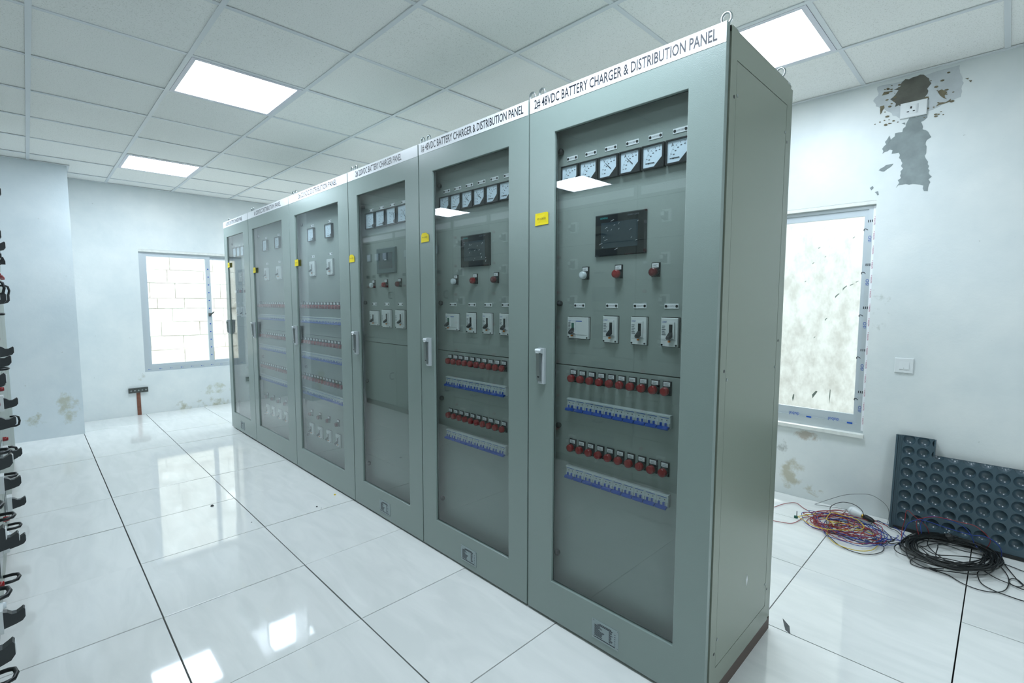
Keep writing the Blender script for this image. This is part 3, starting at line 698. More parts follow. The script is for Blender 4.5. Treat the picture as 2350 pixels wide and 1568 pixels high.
    'yel2': [[-0.023,1.79,0.042],[-0.043,1.835,0.042],[-0.073,1.857,0.042],[-0.081,1.908,0.041],[-0.08,1.979,0.041],[-0.066,2.001,0.041],[-0.014,1.995,0.041],[0.028,1.999,0.041],[0.065,1.978,0.041],[0.104,1.908,0.041],[0.098,1.839,0.042],[0.068,1.799,0.044],[0.022,1.749,0.045],[-0.053,1.695,0.046],[-0.118,1.698,0.048],[-0.178,1.76,0.04],[-0.213,1.807,0.032],[-0.192,1.872,0.024],[-0.156,1.968,0.017],[-0.094,2.024,0.013],[-0.005,2.011,0.017],[0.047,2.001,0.021],[0.08,1.997,0.025],[0.095,1.954,0.029],[0.068,1.905,0.03],[0.034,1.903,0.029],[-0.012,1.901,0.029],[-0.062,1.873,0.028]],
    'blk1': [[0.255,1.894,0.033],[0.248,1.848,0.031],[0.219,1.767,0.029],[0.156,1.731,0.027],[0.099,1.762,0.025],[0.041,1.791,0.022],[-0.009,1.819,0.019],[-0.025,1.911,0.016],[-0.037,2.013,0.013],[-0.019,2.043,0.01],[0.026,2.05,0.008],[0.051,2.075,0.008],[0.093,2.045,0.007],[0.134,1.955,0.007],[0.147,1.897,0.006],[0.166,1.848,0.012],[0.165,1.762,0.018],[0.141,1.688,0.024],[0.113,1.684,0.03],[0.056,1.699,0.034],[0.002,1.704,0.034],[-0.035,1.754,0.034],[-0.074,1.849,0.034],[-0.059,1.901,0.035],[-0.004,1.915,0.034],[0.056,1.957,0.034],[0.142,1.976,0.033],[0.21,1.92,0.033],[0.242,1.86,0.033],[0.252,1.841,0.03],[0.213,1.793,0.028],[0.157,1.721,0.026],[0.095,1.705,0.024],[0.015,1.727,0.022],[-0.026,1.728,0.02],[-0.038,1.748,0.018],[-0.041,1.83,0.016],[0.005,1.903,0.014],[0.061,1.92,0.013],[0.11,1.95,0.011],[0.165,1.992,0.01],[0.189,1.967,0.008],[0.202,1.908,0.007],[0.203,1.884,0.008],[0.169,1.86,0.009],[0.142,1.797,0.01],[0.105,1.765,0.011],[0.049,1.794,0.012],[0.018,1.817,0.012],[-0.01,1.826,0.011],[-0.033,1.888,0.011],[-0.02,1.967,0.011],[0.005,1.968,0.014],[0.053,1.94,0.019],[0.113,1.933,0.023],[0.152,1.878,0.028]],
    'coil1': [[0.5,1.7,0.039],[0.439,1.676,0.041],[0.387,1.675,0.044],[0.347,1.707,0.047],[0.318,1.769,0.05],[0.31,1.842,0.052],[0.33,1.912,0.055],[0.367,2.001,0.049],[0.417,2.086,0.044],[0.481,2.152,0.038],[0.548,2.175,0.032],[0.602,2.158,0.027],[0.64,2.122,0.021],[0.664,2.054,0.024],[0.666,1.973,0.027],[0.644,1.88,0.031],[0.609,1.794,0.034],[0.564,1.733,0.037],[0.507,1.697,0.04],[0.447,1.68,0.043],[0.395,1.681,0.045],[0.353,1.711,0.047],[0.32,1.771,0.05],[0.312,1.85,0.052],[0.33,1.924,0.054],[0.364,1.998,0.051],[0.414,2.064,0.049],[0.478,2.116,0.046],[0.542,2.132,0.043],[0.594,2.104,0.04],[0.633,2.054,0.038],[0.659,2.007,0.032],[0.661,1.955,0.027],[0.643,1.894,0.022],[0.613,1.835,0.017],[0.57,1.796,0.011],[0.513,1.786,0.006],[0.457,1.773,0.012],[0.406,1.776,0.017],[0.362,1.798,0.023],[0.33,1.851,0.028],[0.323,1.927,0.034],[0.34,2.0,0.039],[0.373,2.076,0.036],[0.426,2.135,0.032],[0.493,2.182,0.029],[0.556,2.198,0.025],[0.609,2.171,0.022],[0.65,2.114,0.018],[0.672,2.026,0.024],[0.669,1.94,0.03],[0.648,1.853,0.035],[0.615,1.766,0.041],[0.568,1.694,0.046],[0.512,1.651,0.052],[0.458,1.657,0.05],[0.409,1.682,0.048],[0.366,1.721,0.047],[0.338,1.788,0.045],[0.335,1.882,0.043],[0.349,1.982,0.041],[0.38,2.066,0.038],[0.43,2.127,0.034],[0.489,2.172,0.031],[0.543,2.195,0.028],[0.589,2.18,0.025],[0.626,2.129,0.021],[0.644,2.038,0.027],[0.64,1.952,0.032],[0.625,1.871,0.038],[0.597,1.789,0.043],[0.555,1.714,0.049],[0.506,1.665,0.054],[0.458,1.668,0.052],[0.411,1.692,0.049],[0.367,1.727,0.047],[0.339,1.782,0.044],[0.331,1.862,0.042],[0.338,1.956,0.039],[0.366,2.038,0.036],[0.415,2.095,0.034],[0.474,2.131,0.031],[0.53,2.152,0.028],[0.583,2.145,0.026],[0.626,2.103,0.023],[0.646,2.017,0.028],[0.647,1.932,0.032],[0.634,1.858,0.037],[0.604,1.786,0.041],[0.557,1.717,0.046],[0.506,1.668,0.051],[0.455,1.662,0.051],[0.404,1.682,0.052],[0.36,1.717,0.052],[0.337,1.765,0.053],[0.333,1.832,0.053],[0.345,1.914,0.054],[0.379,1.991,0.054],[0.432,2.04,0.054],[0.489,2.059,0.054],[0.543,2.06,0.054],[0.592,2.043,0.054],[0.628,1.995,0.054],[0.641,1.92,0.054],[0.639,1.843,0.054],[0.624,1.779,0.054],[0.592,1.725,0.054],[0.548,1.676,0.054],[0.503,1.642,0.053],[0.457,1.643,0.051],[0.409,1.676,0.049],[0.37,1.731,0.047],[0.348,1.796,0.045],[0.34,1.871,0.043],[0.346,1.961,0.041],[0.377,2.044,0.041],[0.424,2.099,0.042],[0.474,2.115,0.042],[0.527,2.107,0.042],[0.579,2.084,0.043],[0.616,2.037,0.043],[0.634,1.965,0.042],[0.637,1.884,0.041],[0.626,1.814,0.04],[0.594,1.76,0.04],[0.551,1.714,0.039],[0.503,1.678,0.038],[0.45,1.666,0.037],[0.395,1.687,0.036],[0.353,1.737,0.036],[0.327,1.8,0.035],[0.315,1.869,0.034],[0.326,1.952,0.034],[0.364,2.029,0.038],[0.418,2.087,0.042],[0.477,2.105,0.046],[0.541,2.092,0.051],[0.599,2.064,0.055],[0.637,2.017,0.059],[0.657,1.972,0.053],[0.661,1.909,0.047],[0.646,1.848,0.042],[0.61,1.804,0.036],[0.565,1.773,0.03],[0.516,1.751,0.024],[0.46,1.736,0.021],[0.406,1.752,0.019],[0.367,1.802,0.016],[0.343,1.868,0.014],[0.333,1.935,0.011],[0.347,2.008,0.009],[0.385,2.066,0.014],[0.433,2.112,0.02],[0.485,2.123,0.026],[0.542,2.1,0.032],[0.589,2.058,0.038],[0.617,2.007,0.044],[0.632,1.963,0.042],[0.633,1.901,0.04],[0.615,1.836,0.038],[0.581,1.787,0.036],[0.542,1.758,0.034],[0.496,1.739,0.032],[0.444,1.723,0.032],[0.397,1.731,0.033],[0.362,1.771,0.033],[0.335,1.831,0.034],[0.323,1.894,0.034],[0.336,1.957,0.035],[0.37,2.025,0.035],[0.416,2.089,0.036],[0.475,2.128,0.036],[0.542,2.127,0.037],[0.6,2.096,0.037],[0.643,2.053,0.037],[0.672,2.009,0.034],[0.682,1.947,0.031],[0.665,1.874,0.028],[0.631,1.814,0.024],[0.585,1.778,0.021],[0.526,1.761,0.018],[0.459,1.75,0.018],[0.398,1.762,0.017],[0.35,1.809,0.017],[0.313,1.885,0.016],[0.299,1.971,0.016],[0.318,2.051,0.015],[0.358,2.125,0.014],[0.412,2.192,0.013],[0.48,2.235,0.012],[0.549,2.234,0.01],[0.601,2.193,0.009],[0.637,2.137,0.008],[0.657,2.055,0.015],[0.655,1.963,0.021],[0.63,1.862,0.028],[0.593,1.77,0.035],[0.55,1.703,0.041],[0.496,1.661,0.048],[0.44,1.648,0.049],[0.394,1.652,0.05],[0.355,1.683,0.051],[0.327,1.743,0.053],[0.32,1.82,0.054],[0.338,1.891,0.055],[0.37,1.958,0.053],[0.417,2.019,0.051],[0.479,2.068,0.049],[0.54,2.086,0.047],[0.59,2.064,0.045],[0.629,2.022,0.043],[0.654,1.987,0.038],[0.656,1.948,0.032],[0.637,1.897,0.027],[0.606,1.844,0.021],[0.56,1.807,0.016],[0.5,1.794,0.011],[0.441,1.767,0.019],[0.389,1.751,0.027],[0.344,1.751,0.035],[0.313,1.779,0.043],[0.307,1.829,0.051],[0.325,1.879,0.059],[0.358,1.937,0.057],[0.411,1.987,0.056],[0.479,2.031,0.055],[0.545,2.053,0.053],[0.6,2.039,0.052],[0.646,1.999,0.05],[0.673,1.957,0.047],[0.676,1.915,0.044],[0.659,1.868,0.041],[0.628,1.816,0.038],[0.579,1.773,0.035]],
    'coil2': [[0.374,1.965,0.034],[0.416,1.986,0.036],[0.466,2.01,0.038],[0.531,2.04,0.04],[0.586,2.033,0.042],[0.616,1.973,0.044],[0.638,1.899,0.046],[0.649,1.87,0.039],[0.631,1.849,0.033],[0.593,1.811,0.027],[0.553,1.767,0.02],[0.503,1.75,0.014],[0.437,1.775,0.007],[0.384,1.793,0.013],[0.353,1.807,0.019],[0.326,1.822,0.025],[0.316,1.872,0.031],[0.342,1.95,0.037],[0.387,2.006,0.043],[0.431,2.04,0.038],[0.489,2.056,0.033],[0.554,2.08,0.028],[0.6,2.086,0.022],[0.626,2.043,0.017],[0.648,1.971,0.012],[0.652,1.891,0.016],[0.628,1.836,0.021],[0.595,1.786,0.025],[0.56,1.726,0.029],[0.508,1.675,0.033],[0.446,1.667,0.037],[0.395,1.72,0.032],[0.351,1.775,0.026],[0.306,1.817,0.021],[0.283,1.881,0.016],[0.293,1.983,0.011],[0.316,2.085,0.005],[0.356,2.111,0.011],[0.424,2.104,0.017],[0.499,2.1,0.022],[0.556,2.096,0.028],[0.604,2.058,0.034],[0.645,1.979,0.039],[0.655,1.92,0.035],[0.637,1.885,0.03],[0.609,1.867,0.026],[0.567,1.834,0.021],[0.499,1.79,0.017],[0.428,1.775,0.012],[0.372,1.795,0.013],[0.32,1.828,0.013],[0.278,1.846,0.013],[0.275,1.87,0.013],[0.302,1.931,0.013],[0.339,2.011,0.013],[0.395,2.07,0.012],[0.475,2.09,0.011],[0.544,2.1,0.01],[0.591,2.122,0.008],[0.63,2.134,0.007],[0.653,2.105,0.006],[0.64,2.036,0.008],[0.61,1.985,0.01],[0.579,1.963,0.012],[0.536,1.935,0.014],[0.479,1.884,0.017],[0.436,1.845,0.019],[0.407,1.853,0.019],[0.377,1.884,0.019],[0.357,1.902,0.019],[0.366,1.904,0.019],[0.383,1.922,0.019],[0.396,1.965,0.019],[0.428,1.993,0.024],[0.476,1.988,0.029],[0.513,1.96,0.034],[0.544,1.946,0.039],[0.583,1.947,0.044],[0.611,1.919,0.049],[0.614,1.872,0.046],[0.612,1.826,0.043],[0.607,1.809,0.041],[0.58,1.803,0.038],[0.539,1.782,0.035],[0.504,1.765,0.032],[0.468,1.782,0.03],[0.421,1.845,0.028],[0.389,1.926,0.026],[0.384,1.994,0.024],[0.387,2.058,0.023],[0.401,2.142,0.021],[0.449,2.21,0.026],[0.509,2.224,0.03],[0.557,2.172,0.035],[0.603,2.102,0.04],[0.649,2.043,0.045],[0.669,1.967,0.05],[0.661,1.883,0.043],[0.645,1.791,0.037],[0.616,1.729,0.031],[0.561,1.7,0.024],[0.499,1.681,0.018],[0.447,1.665,0.012],[0.391,1.659,0.012],[0.337,1.705,0.013],[0.311,1.792,0.013],[0.311,1.877,0.013],[0.322,1.944,0.014],[0.354,2.025,0.014],[0.417,2.108,0.02],[0.479,2.158,0.025],[0.528,2.137,0.031],[0.576,2.078,0.037],[0.613,2.023,0.042],[0.62,1.969,0.048],[0.611,1.906,0.048],[0.601,1.824,0.048],[0.577,1.758,0.048],[0.539,1.732,0.048],[0.509,1.732,0.048],[0.488,1.728,0.048],[0.459,1.727,0.046],[0.435,1.759,0.044],[0.432,1.831,0.042],[0.432,1.899,0.04],[0.429,1.936,0.038],[0.443,1.968,0.035],[0.474,2.013,0.038],[0.496,2.059,0.04],[0.521,2.066,0.042],[0.56,2.033,0.045],[0.591,1.998,0.047],[0.603,1.975,0.049],[0.613,1.967,0.042],[0.616,1.925,0.035],[0.593,1.869,0.028],[0.553,1.842,0.021],[0.515,1.849,0.014],[0.466,1.856,0.007],[0.405,1.819,0.013],[0.357,1.808,0.02],[0.331,1.848,0.026],[0.311,1.909,0.033],[0.309,1.948,0.039],[0.347,1.965,0.046],[0.4,2.008,0.044],[0.45,2.057,0.043],[0.511,2.074,0.041],[0.578,2.037,0.039],[0.621,1.976,0.038],[0.641,1.931,0.036],[0.655,1.897,0.036],[0.65,1.847,0.036],[0.613,1.779,0.036],[0.567,1.734,0.035],[0.523,1.736,0.035],[0.466,1.756,0.035],[0.406,1.763,0.036],[0.369,1.777,0.037],[0.353,1.827,0.039],[0.344,1.909,0.04],[0.362,1.981,0.041],[0.416,2.018,0.043],[0.472,2.059,0.037],[0.525,2.111,0.031],[0.588,2.155,0.026],[0.644,2.148,0.02],[0.67,2.095,0.014],[0.679,2.044,0.009],[0.683,1.998,0.01],[0.662,1.943,0.01],[0.616,1.862,0.011],[0.57,1.788,0.012],[0.522,1.756,0.012],[0.459,1.759,0.013],[0.398,1.772,0.013],[0.358,1.787,0.012],[0.325,1.827,0.012],[0.295,1.912,0.011],[0.298,2.015,0.011],[0.332,2.09,0.01],[0.373,2.12,0.013],[0.427,2.151,0.016],[0.501,2.188,0.018],[0.566,2.183,0.021],[0.608,2.117,0.023],[0.64,2.032,0.026],[0.66,1.971,0.027],[0.645,1.915,0.027],[0.607,1.838,0.028],[0.564,1.752,0.028],[0.507,1.692,0.029],[0.432,1.673,0.029],[0.367,1.681,0.029],[0.322,1.69,0.029],[0.283,1.707,0.029],[0.264,1.765,0.029],[0.285,1.861,0.029],[0.332,1.943,0.029],[0.386,1.984,0.028],[0.457,2.01,0.026],[0.536,2.045,0.025],[0.591,2.06,0.023],[0.622,2.025,0.022],[0.642,1.961,0.021],[0.641,1.897,0.024],[0.609,1.858,0.027],[0.569,1.822,0.029],[0.531,1.774,0.032],[0.481,1.735,0.035],[0.427,1.737,0.038],[0.394,1.78,0.039],[0.374,1.82,0.04],[0.355,1.839,0.04],[0.354,1.873,0.041],[0.377,1.938,0.042]],
    'coil3': [[0.506,1.71,0.059],[0.447,1.706,0.054],[0.394,1.705,0.05],[0.355,1.718,0.046],[0.322,1.759,0.042],[0.302,1.832,0.038],[0.312,1.914,0.034],[0.342,1.979,0.03],[0.382,2.035,0.027],[0.435,2.096,0.024],[0.498,2.143,0.021],[0.55,2.146,0.017],[0.587,2.105,0.014],[0.614,2.035,0.018],[0.624,1.968,0.022],[0.608,1.891,0.026],[0.579,1.802,0.03],[0.543,1.723,0.034],[0.495,1.674,0.038],[0.438,1.667,0.038],[0.39,1.679,0.038],[0.349,1.703,0.038],[0.312,1.75,0.038],[0.292,1.833,0.038],[0.297,1.935,0.038],[0.321,2.017,0.038],[0.359,2.074,0.038],[0.418,2.122,0.038],[0.485,2.16,0.038],[0.543,2.157,0.038],[0.591,2.106,0.038],[0.63,2.032,0.039],[0.645,1.96,0.04],[0.635,1.89,0.041],[0.611,1.813,0.042],[0.573,1.734,0.043],[0.516,1.675,0.045],[0.453,1.67,0.038],[0.395,1.694,0.031],[0.341,1.729,0.025],[0.296,1.781,0.018],[0.276,1.872,0.012],[0.284,1.996,0.005],[0.311,2.088,0.009],[0.36,2.151,0.013],[0.429,2.196,0.017],[0.496,2.229,0.021],[0.55,2.231,0.025],[0.595,2.184,0.028],[0.624,2.1,0.032],[0.626,2.008,0.035],[0.609,1.926,0.039],[0.584,1.846,0.042],[0.546,1.76,0.045],[0.496,1.688,0.049],[0.447,1.679,0.043],[0.404,1.708,0.036],[0.362,1.751,0.03],[0.331,1.803,0.024],[0.323,1.881,0.018],[0.33,1.988,0.012],[0.349,2.081,0.011],[0.389,2.145,0.01],[0.444,2.18,0.009],[0.494,2.199,0.008],[0.537,2.205,0.007],[0.578,2.181,0.006],[0.604,2.114,0.008],[0.607,2.035,0.009],[0.598,1.971,0.01],[0.579,1.921,0.012],[0.544,1.865,0.013],[0.497,1.81,0.014],[0.452,1.785,0.015],[0.408,1.798,0.016],[0.36,1.828,0.017],[0.324,1.861,0.018],[0.311,1.904,0.019],[0.309,1.966,0.02],[0.323,2.037,0.021],[0.366,2.09,0.023],[0.426,2.108,0.024],[0.485,2.106,0.026],[0.544,2.101,0.027],[0.602,2.084,0.028],[0.638,2.04,0.027],[0.649,1.975,0.026],[0.645,1.919,0.025],[0.621,1.88,0.024],[0.573,1.839,0.023],[0.512,1.793,0.022],[0.452,1.753,0.025],[0.388,1.744,0.028],[0.329,1.764,0.031],[0.293,1.795,0.034],[0.283,1.831,0.037],[0.29,1.882,0.04],[0.318,1.974,0.035],[0.373,2.063,0.031],[0.435,2.116,0.027],[0.492,2.134,0.022],[0.547,2.142,0.018],[0.591,2.139,0.014],[0.61,2.085,0.015],[0.609,1.999,0.017],[0.597,1.913,0.018],[0.57,1.845,0.02],[0.526,1.79,0.022]],
}

# ------------------------------------------------------------------ parts shared by the cabinets
H_CAB = 2.171
PY = 0.06                                # depth of the instrument panel behind the door face

def analog_meter(kind):
    """returns list of (name, mesh) ; kind 'small' 85x80 with a black lower corner, 'big' 110x98 slim bezel"""
    if kind == 'small':
        w, h, bz, dp = 0.0425, 0.040, 0.0045, 0.019
        cut = 0.030
        bez = MB().ring(-w, w, -h, h, -w + bz, w - bz * 1.6, -h + bz, h - bz, -dp, 0)
        bez.box(-w + 0.002, w - 0.002, -0.006, 0, -h + 0.002, h - 0.002)
        x1, z0 = w - bz * 1.6, -h + bz
        bez.prism([(x1 - cut, z0), (x1, z0), (x1, z0 + cut)], -dp + 0.001, -0.006)
        dial = MB().prism([(-w + bz, z0), (x1 - cut, z0), (x1, z0 + cut), (x1, h - bz), (-w + bz, h - bz)], -dp + 0.0055, -dp + 0.009)
        piv = (x1 - 0.012, z0 + 0.014); R0 = 0.052; yf = -dp + 0.0052
    else:
        w, h, bz, dp = 0.055, 0.049, 0.005, 0.018
        bez = MB().ring(-w, w, -h, h, -w + bz, w - bz, -h + bz, h - bz, -dp, 0)
        bez.box(-w + 0.002, w - 0.002, -0.006, 0, -h + 0.002, h - 0.002)
        bez.cyl((w - 0.016, -dp + 0.003, -h + 0.016), 'y', 0.010, 0.006, 12)
        dial = MB().box(-w + bz, w - bz, -dp + 0.0055, -dp + 0.009, -h + bz, h - bz)
        piv = (w - 0.016, -h + 0.016); R0 = 0.062; yf = -dp + 0.0052
    sc = MB()
    n = 26
    arc = [(piv[0] + R0 * math.cos(math.radians(90 + 90 * i / n)), piv[1] + R0 * math.sin(math.radians(90 + 90 * i / n))) for i in range(n + 1)]
    for i in range(n):
        (xa, za), (xb, zb) = arc[i], arc[i + 1]
        nx, nz = (xa - piv[0]) / R0 * 0.0004, (za - piv[1]) / R0 * 0.0004
        sc.add([(xa, yf, za), (xb, yf, zb), (xb + nx, yf, zb + nz), (xa + nx, yf, za + nz)], [(0, 1, 2, 3)])
    for i in range(6):
        a = math.radians(90 + 90 * i / 5)
        ca, sa = math.cos(a), math.sin(a)
        r0, r1 = R0 - 0.006, R0 + 0.001
        px, pz = -sa * 0.0007, ca * 0.0007
        sc.add([(piv[0] + r0 * ca - px, yf, piv[1] + r0 * sa - pz), (piv[0] + r1 * ca - px, yf, piv[1] + r1 * sa - pz),
                (piv[0] + r1 * ca + px, yf, piv[1] + r1 * sa + pz), (piv[0] + r0 * ca + px, yf, piv[1] + r0 * sa + pz)], [(0, 1, 2, 3)])
        r2 = R0 - 0.012
        sc.add([(piv[0] + r2 * ca - 0.003, yf, piv[1] + r2 * sa - 0.0018), (piv[0] + r2 * ca + 0.003, yf, piv[1] + r2 * sa - 0.0018),
                (piv[0] + r2 * ca + 0.003, yf, piv[1] + r2 * sa + 0.0018), (piv[0] + r2 * ca - 0.003, yf, piv[1] + r2 * sa + 0.0018)], [(0, 1, 2, 3)])
    return bez.mesh('meter', BLACK), dial.mesh('dial', DIAL), sc.mesh('scale', INKG), piv, R0, yf

MS = {k: analog_meter(k) for k in ('small', 'big')}
def needle_mesh(kind, deg):
    piv, R0, yf = MS[kind][3:]
    a = math.radians(deg); ca, sa = math.cos(a), math.sin(a)
    r0, r1, t = (0.018 if kind == 'small' else 0.0), R0 * (0.98 if kind == 'small' else 0.85), 0.0008
    b = MB()
    q = [(piv[0] + r * ca + s * -sa * t, piv[1] + r * sa + s * ca * t) for r, s in ((r0, -1.6), (r1, -0.7), (r1, 0.7), (r0, 1.6))]
    return b.prism(q, yf - 0.0015, yf - 0.0006).mesh('needle', INK)
_nm = {}
def place_meter(cab, kind, x, z, deg, unit):
    bez, dial, sc, piv, R0, yf = MS[kind]
    o = put('meter', bez, cab, (x, PY, z))
    put('dial', dial, o); put('scale', sc, o)
    if (kind, deg) not in _nm:
        _nm[(kind, deg)] = needle_mesh(kind, deg)
    put('needle', _nm[(kind, deg)], o)
    put('lettering', text_mesh(unit, 0.009, 0.011, INK), o, (piv[0] - R0 * 0.82, yf - 0.0002, piv[1] + R0 * 0.86))
    return o

NP_M = MB().bbox(-0.026, 0.026, -0.002, 0, -0.0085, 0.0085, 0.0006).mesh('name_plate', LABEL)
NP_S = MB().cyl((0, -0.0032, 0), 'y', 0.0048, 0.002, 10).mesh('screw', BLACK)
def place_plate(cab, x, z, txt, s=1.0):
    o = put('name_plate', NP_M, cab, (x, PY, z)); o.scale = (s, 1, s)
    put('screw', NP_S, o, (-0.0195, 0, 0)); put('screw', NP_S, o, (0.0195, 0, 0))
    if txt:
        put('lettering', text_mesh(txt, 0.026, 0.0058, INKG), o, (0, -0.0023, 0))
    return o

def lamp_meshes():
    pl = MB().bbox(-0.016, 0.016, -0.006, 0, -0.016, 0.034, 0.0015).cyl((0, -0.016, 0), 'y', 0.0165, 0.011, 18).mesh('indicator_lamp', BLACK)
    lb = MB().bbox(-0.0125, 0.0125, -0.0072, -0.0055, 0.0165, 0.031, 0.0003).mesh('label', LABEL)
    prof = [(0.0152, -0.014), (0.0152, -0.026), (0.0140, -0.0295), (0.010, -0.031), (0.0, -0.0315)]
    ln = MB().lathe(prof, (0, 0, 0), 'y', 16)
    lg = MB()
    for k in range(3):
        lg.box(-0.008, 0.008 - 0.004 * (k % 2), -0.0076, -0.0071, 0.0200 + 0.003 * k, 0.0208 + 0.003 * k)
    return pl, lb, {'red': ln.mesh('lens', RED), 'dark': ln.mesh('lens', REDD), 'white': ln.mesh('lens', CLEARLENS)}, lg.mesh('lettering', INKG)
LP, LLB, LENS, LLT = lamp_meshes()
def place_lamp(cab, x, z, color='red', fine=True):
    o = put('indicator_lamp', LP, cab, (x, PY, z))
    put('label', LLB, o); put('lens', LENS[color], o)
    if fine:
        put('lettering', LLT, o)
    return o

def mcb_meshes(w, h=0.045):
    b = MB().bbox(-w / 2 + 0.0003, w / 2 - 0.0003, -0.016, 0, -h / 2, h / 2, 0.0012)
    b.box(-w / 2 + 0.0003, w / 2 - 0.0003, -0.0195, -0.012, h / 2 - 0.006, h / 2 - 0.001)
    for k in range(3):
        for s in (-1, 1):
            x = -w / 2 + w * (0.06 + 0.40 * k) + s * 0.0028
            if abs(x) < w / 2 - 0.0015:
                b.cyl((x, -0.021, -h / 2 + 0.012), 'y', 0.0021, 0.006, 8)
                b.box(x - 0.0018, x + 0.0018, -0.021, -0.012, -h / 2 + 0.006, -h / 2 + 0.018)
    body = b.mesh('circuit_breaker', BREAKER)
    t = MB()
    t.prismx([(-0.014, -h / 2 + 0.002), (-0.031, -h / 2 - 0.004), (-0.033, -h / 2 - 0.001), (-0.031, -h / 2 + 0.005), (-0.014, -h / 2 + 0.009)], -w / 2 + 0.002, w / 2 - 0.002)
    for k in range(2):
        x = -w / 2 + w * (0.27 + 0.40 * k)
        t.box(x - w * 0.09, x + w * 0.09, -0.022, -0.014, -h / 2 + 0.006, -h / 2 + 0.018)
    tog = t.mesh('toggle', BLUE)
    l = MB().box(-w / 2 + 0.004, w / 2 - 0.006, -0.0166, -0.0158, h / 2 - 0.0105, h / 2 - 0.0085)
    mk = l.mesh('print_line', BLUEINK)
    d = MB()
    for k in range(2):
        x = -w / 2 + w * (0.3 + 0.4 * k)
        d.box(x - 0.0016, x + 0.0016, -0.0168, -0.0158, h / 2 - 0.0195, h / 2 - 0.0165)
    return body, tog, mk, d.mesh('test_slot', INK)
MCB = {}
def place_mcb(cab, x, z, w, fine=True):
    if w not in MCB:
        MCB[w] = mcb_meshes(w)
    o = put('circuit_breaker', MCB[w][0], cab, (x, PY, z))
    put('toggle', MCB[w][1], o); put('print_line', MCB[w][2], o)
    if fine:
        put('test_slot', MCB[w][3], o)
    return o

def mccb_mesh(w, h, lever_x, dark=False):
    b = MB().box(-w / 2 - 0.0025, w / 2 + 0.0025, -0.001, 0, -h / 2 - 0.0025, h / 2 + 0.0025, 1)
    b.bbox(-w / 2, w / 2, -0.013, 0, -h / 2, h / 2, 0.0015)
    b.box(lever_x - 0.012, lever_x + 0.012, -0.018, -0.012, -0.024, h / 2 - 0.014)
    return b.mesh('power_breaker', [WHITE, DARK])
PB = {}
def place_mccb(cab, x, z, w, h, lever_x, logo='CHNT', green=False):
    key = (w, h, lever_x, green)
    if key not in PB:
        slot = MB().box(lever_x - 0.006, lever_x + 0.006, -0.0188, -0.0175, -0.008 if not green else -0.014, h / 2 - 0.022)
        lever = MB()
        zl = -0.010
        lever.prismx([(-0.016, zl + 0.012), (-0.038, zl - 0.004), (-0.040, zl - 0.010), (-0.035, zl - 0.014), (-0.016, zl - 0.004)], lever_x - 0.0065, lever_x + 0.0065)
        lab = MB()
        for k, (a, b_) in enumerate(((0.02, 0.012), (0.014, 0.010), (0.008, 0.014), (0.002, 0.01), (-0.004, 0.013), (-0.010, 0.015))):
            lab.box(-w / 2 + 0.004, -w / 2 + 0.004 + b_, -0.0136, -0.0129, a, a + 0.0022)
        lab.box(-w / 2 + 0.004, w / 2 - 0.006, -0.0136, -0.0129, -0.0275, -0.0268)
        lab.box(lever_x - 0.010, lever_x + 0.012, -0.0186, -0.0179, -0.0232, -0.0218)
        scr = MB()
        scr.cyl((0, -0.0142, -h / 2 + 0.005), 'y', 0.0035, 0.002, 10)
        btn = MB().box(lever_x - 0.009, lever_x - 0.003, -0.020, -0.012, -0.034, -0.028)
        PB[key] = (mccb_mesh(w, h, lever_x), slot.mesh('lever_slot', BLACK if not green else GREEN), lever.mesh('lever', BLACK),
                   lab.mesh('print_lines', INKG), scr.mesh('screw', BLACK), btn.mesh('trip_button', ORANGE))
    me = PB[key]
    o = put('power_breaker', me[0], cab, (x, PY, z))
    for n, m in zip(('lever_slot', 'lever', 'print_lines', 'screw', 'trip_button'), me[1:]):
        if n == 'screw':
            put(n, m, o, (-w / 2 + 0.005, 0, 0)); put(n, m, o, (w / 2 - 0.005, 0, 0))
        else:
            put(n, m, o)
    if logo:
        put('lettering', text_mesh(logo, 0.017, 0.0055, BLUEINK), o, (-w / 2 + 0.013, -0.0137, h / 2 - 0.014))
        if w > 0.08:
            MB().box(-w / 2 + 0.024, w / 2 - 0.030, -0.0136, -0.0129, h / 2 - 0.0165, h / 2 - 0.0135).build('print_bar', BLUEINK, o)
    return o

def handle_parts(cab, x, z0):
    """chrome swing handle, foot at z0"""
    h = MB()
    h.bbox(-0.016, 0.016, -0.016, 0.0, 0.0, 0.148, 0.004)
    h.prismx([(-0.016, 0.126), (-0.030, 0.130), (-0.034, 0.140), (-0.030, 0.146), (-0.012, 0.148)], -0.015, 0.015)
    o = h.build('door_handle', CHROME, cab, (x, -0.001, z0))
    lv = MB().prismx([(-0.016, 0.012), (-0.024, 0.012), (-0.028, 0.05), (-0.030, 0.10), (-0.033, 0.128), (-0.026, 0.136), (-0.018, 0.128)], -0.011, 0.007)
    lv.build('lever', STEEL, o)
    MB().cyl((-0.002, -0.0262, 0.032), 'y', 0.0055, 0.006, 14).build('keyhole', BLACK, o)
    return o

EYE = MB().tube([(0.0150 * math.cos(2 * math.pi * k / 20), 0, 0.0175 * math.sin(2 * math.pi * k / 20) + 0.038) for k in range(20)], 0.0042, 8, closed=True).cyl((0, 0, 0), 'z', 0.008, 0.022, 12).mesh('lifting_eye', STEEL)
KNOB = MB().lathe([(0.011, 0.0), (0.0125, -0.006), (0.0125, -0.012), (0.009, -0.016), (0.0, -0.017)], (0, 0, 0), 'y', 16).mesh('panel_knob', BLACK)

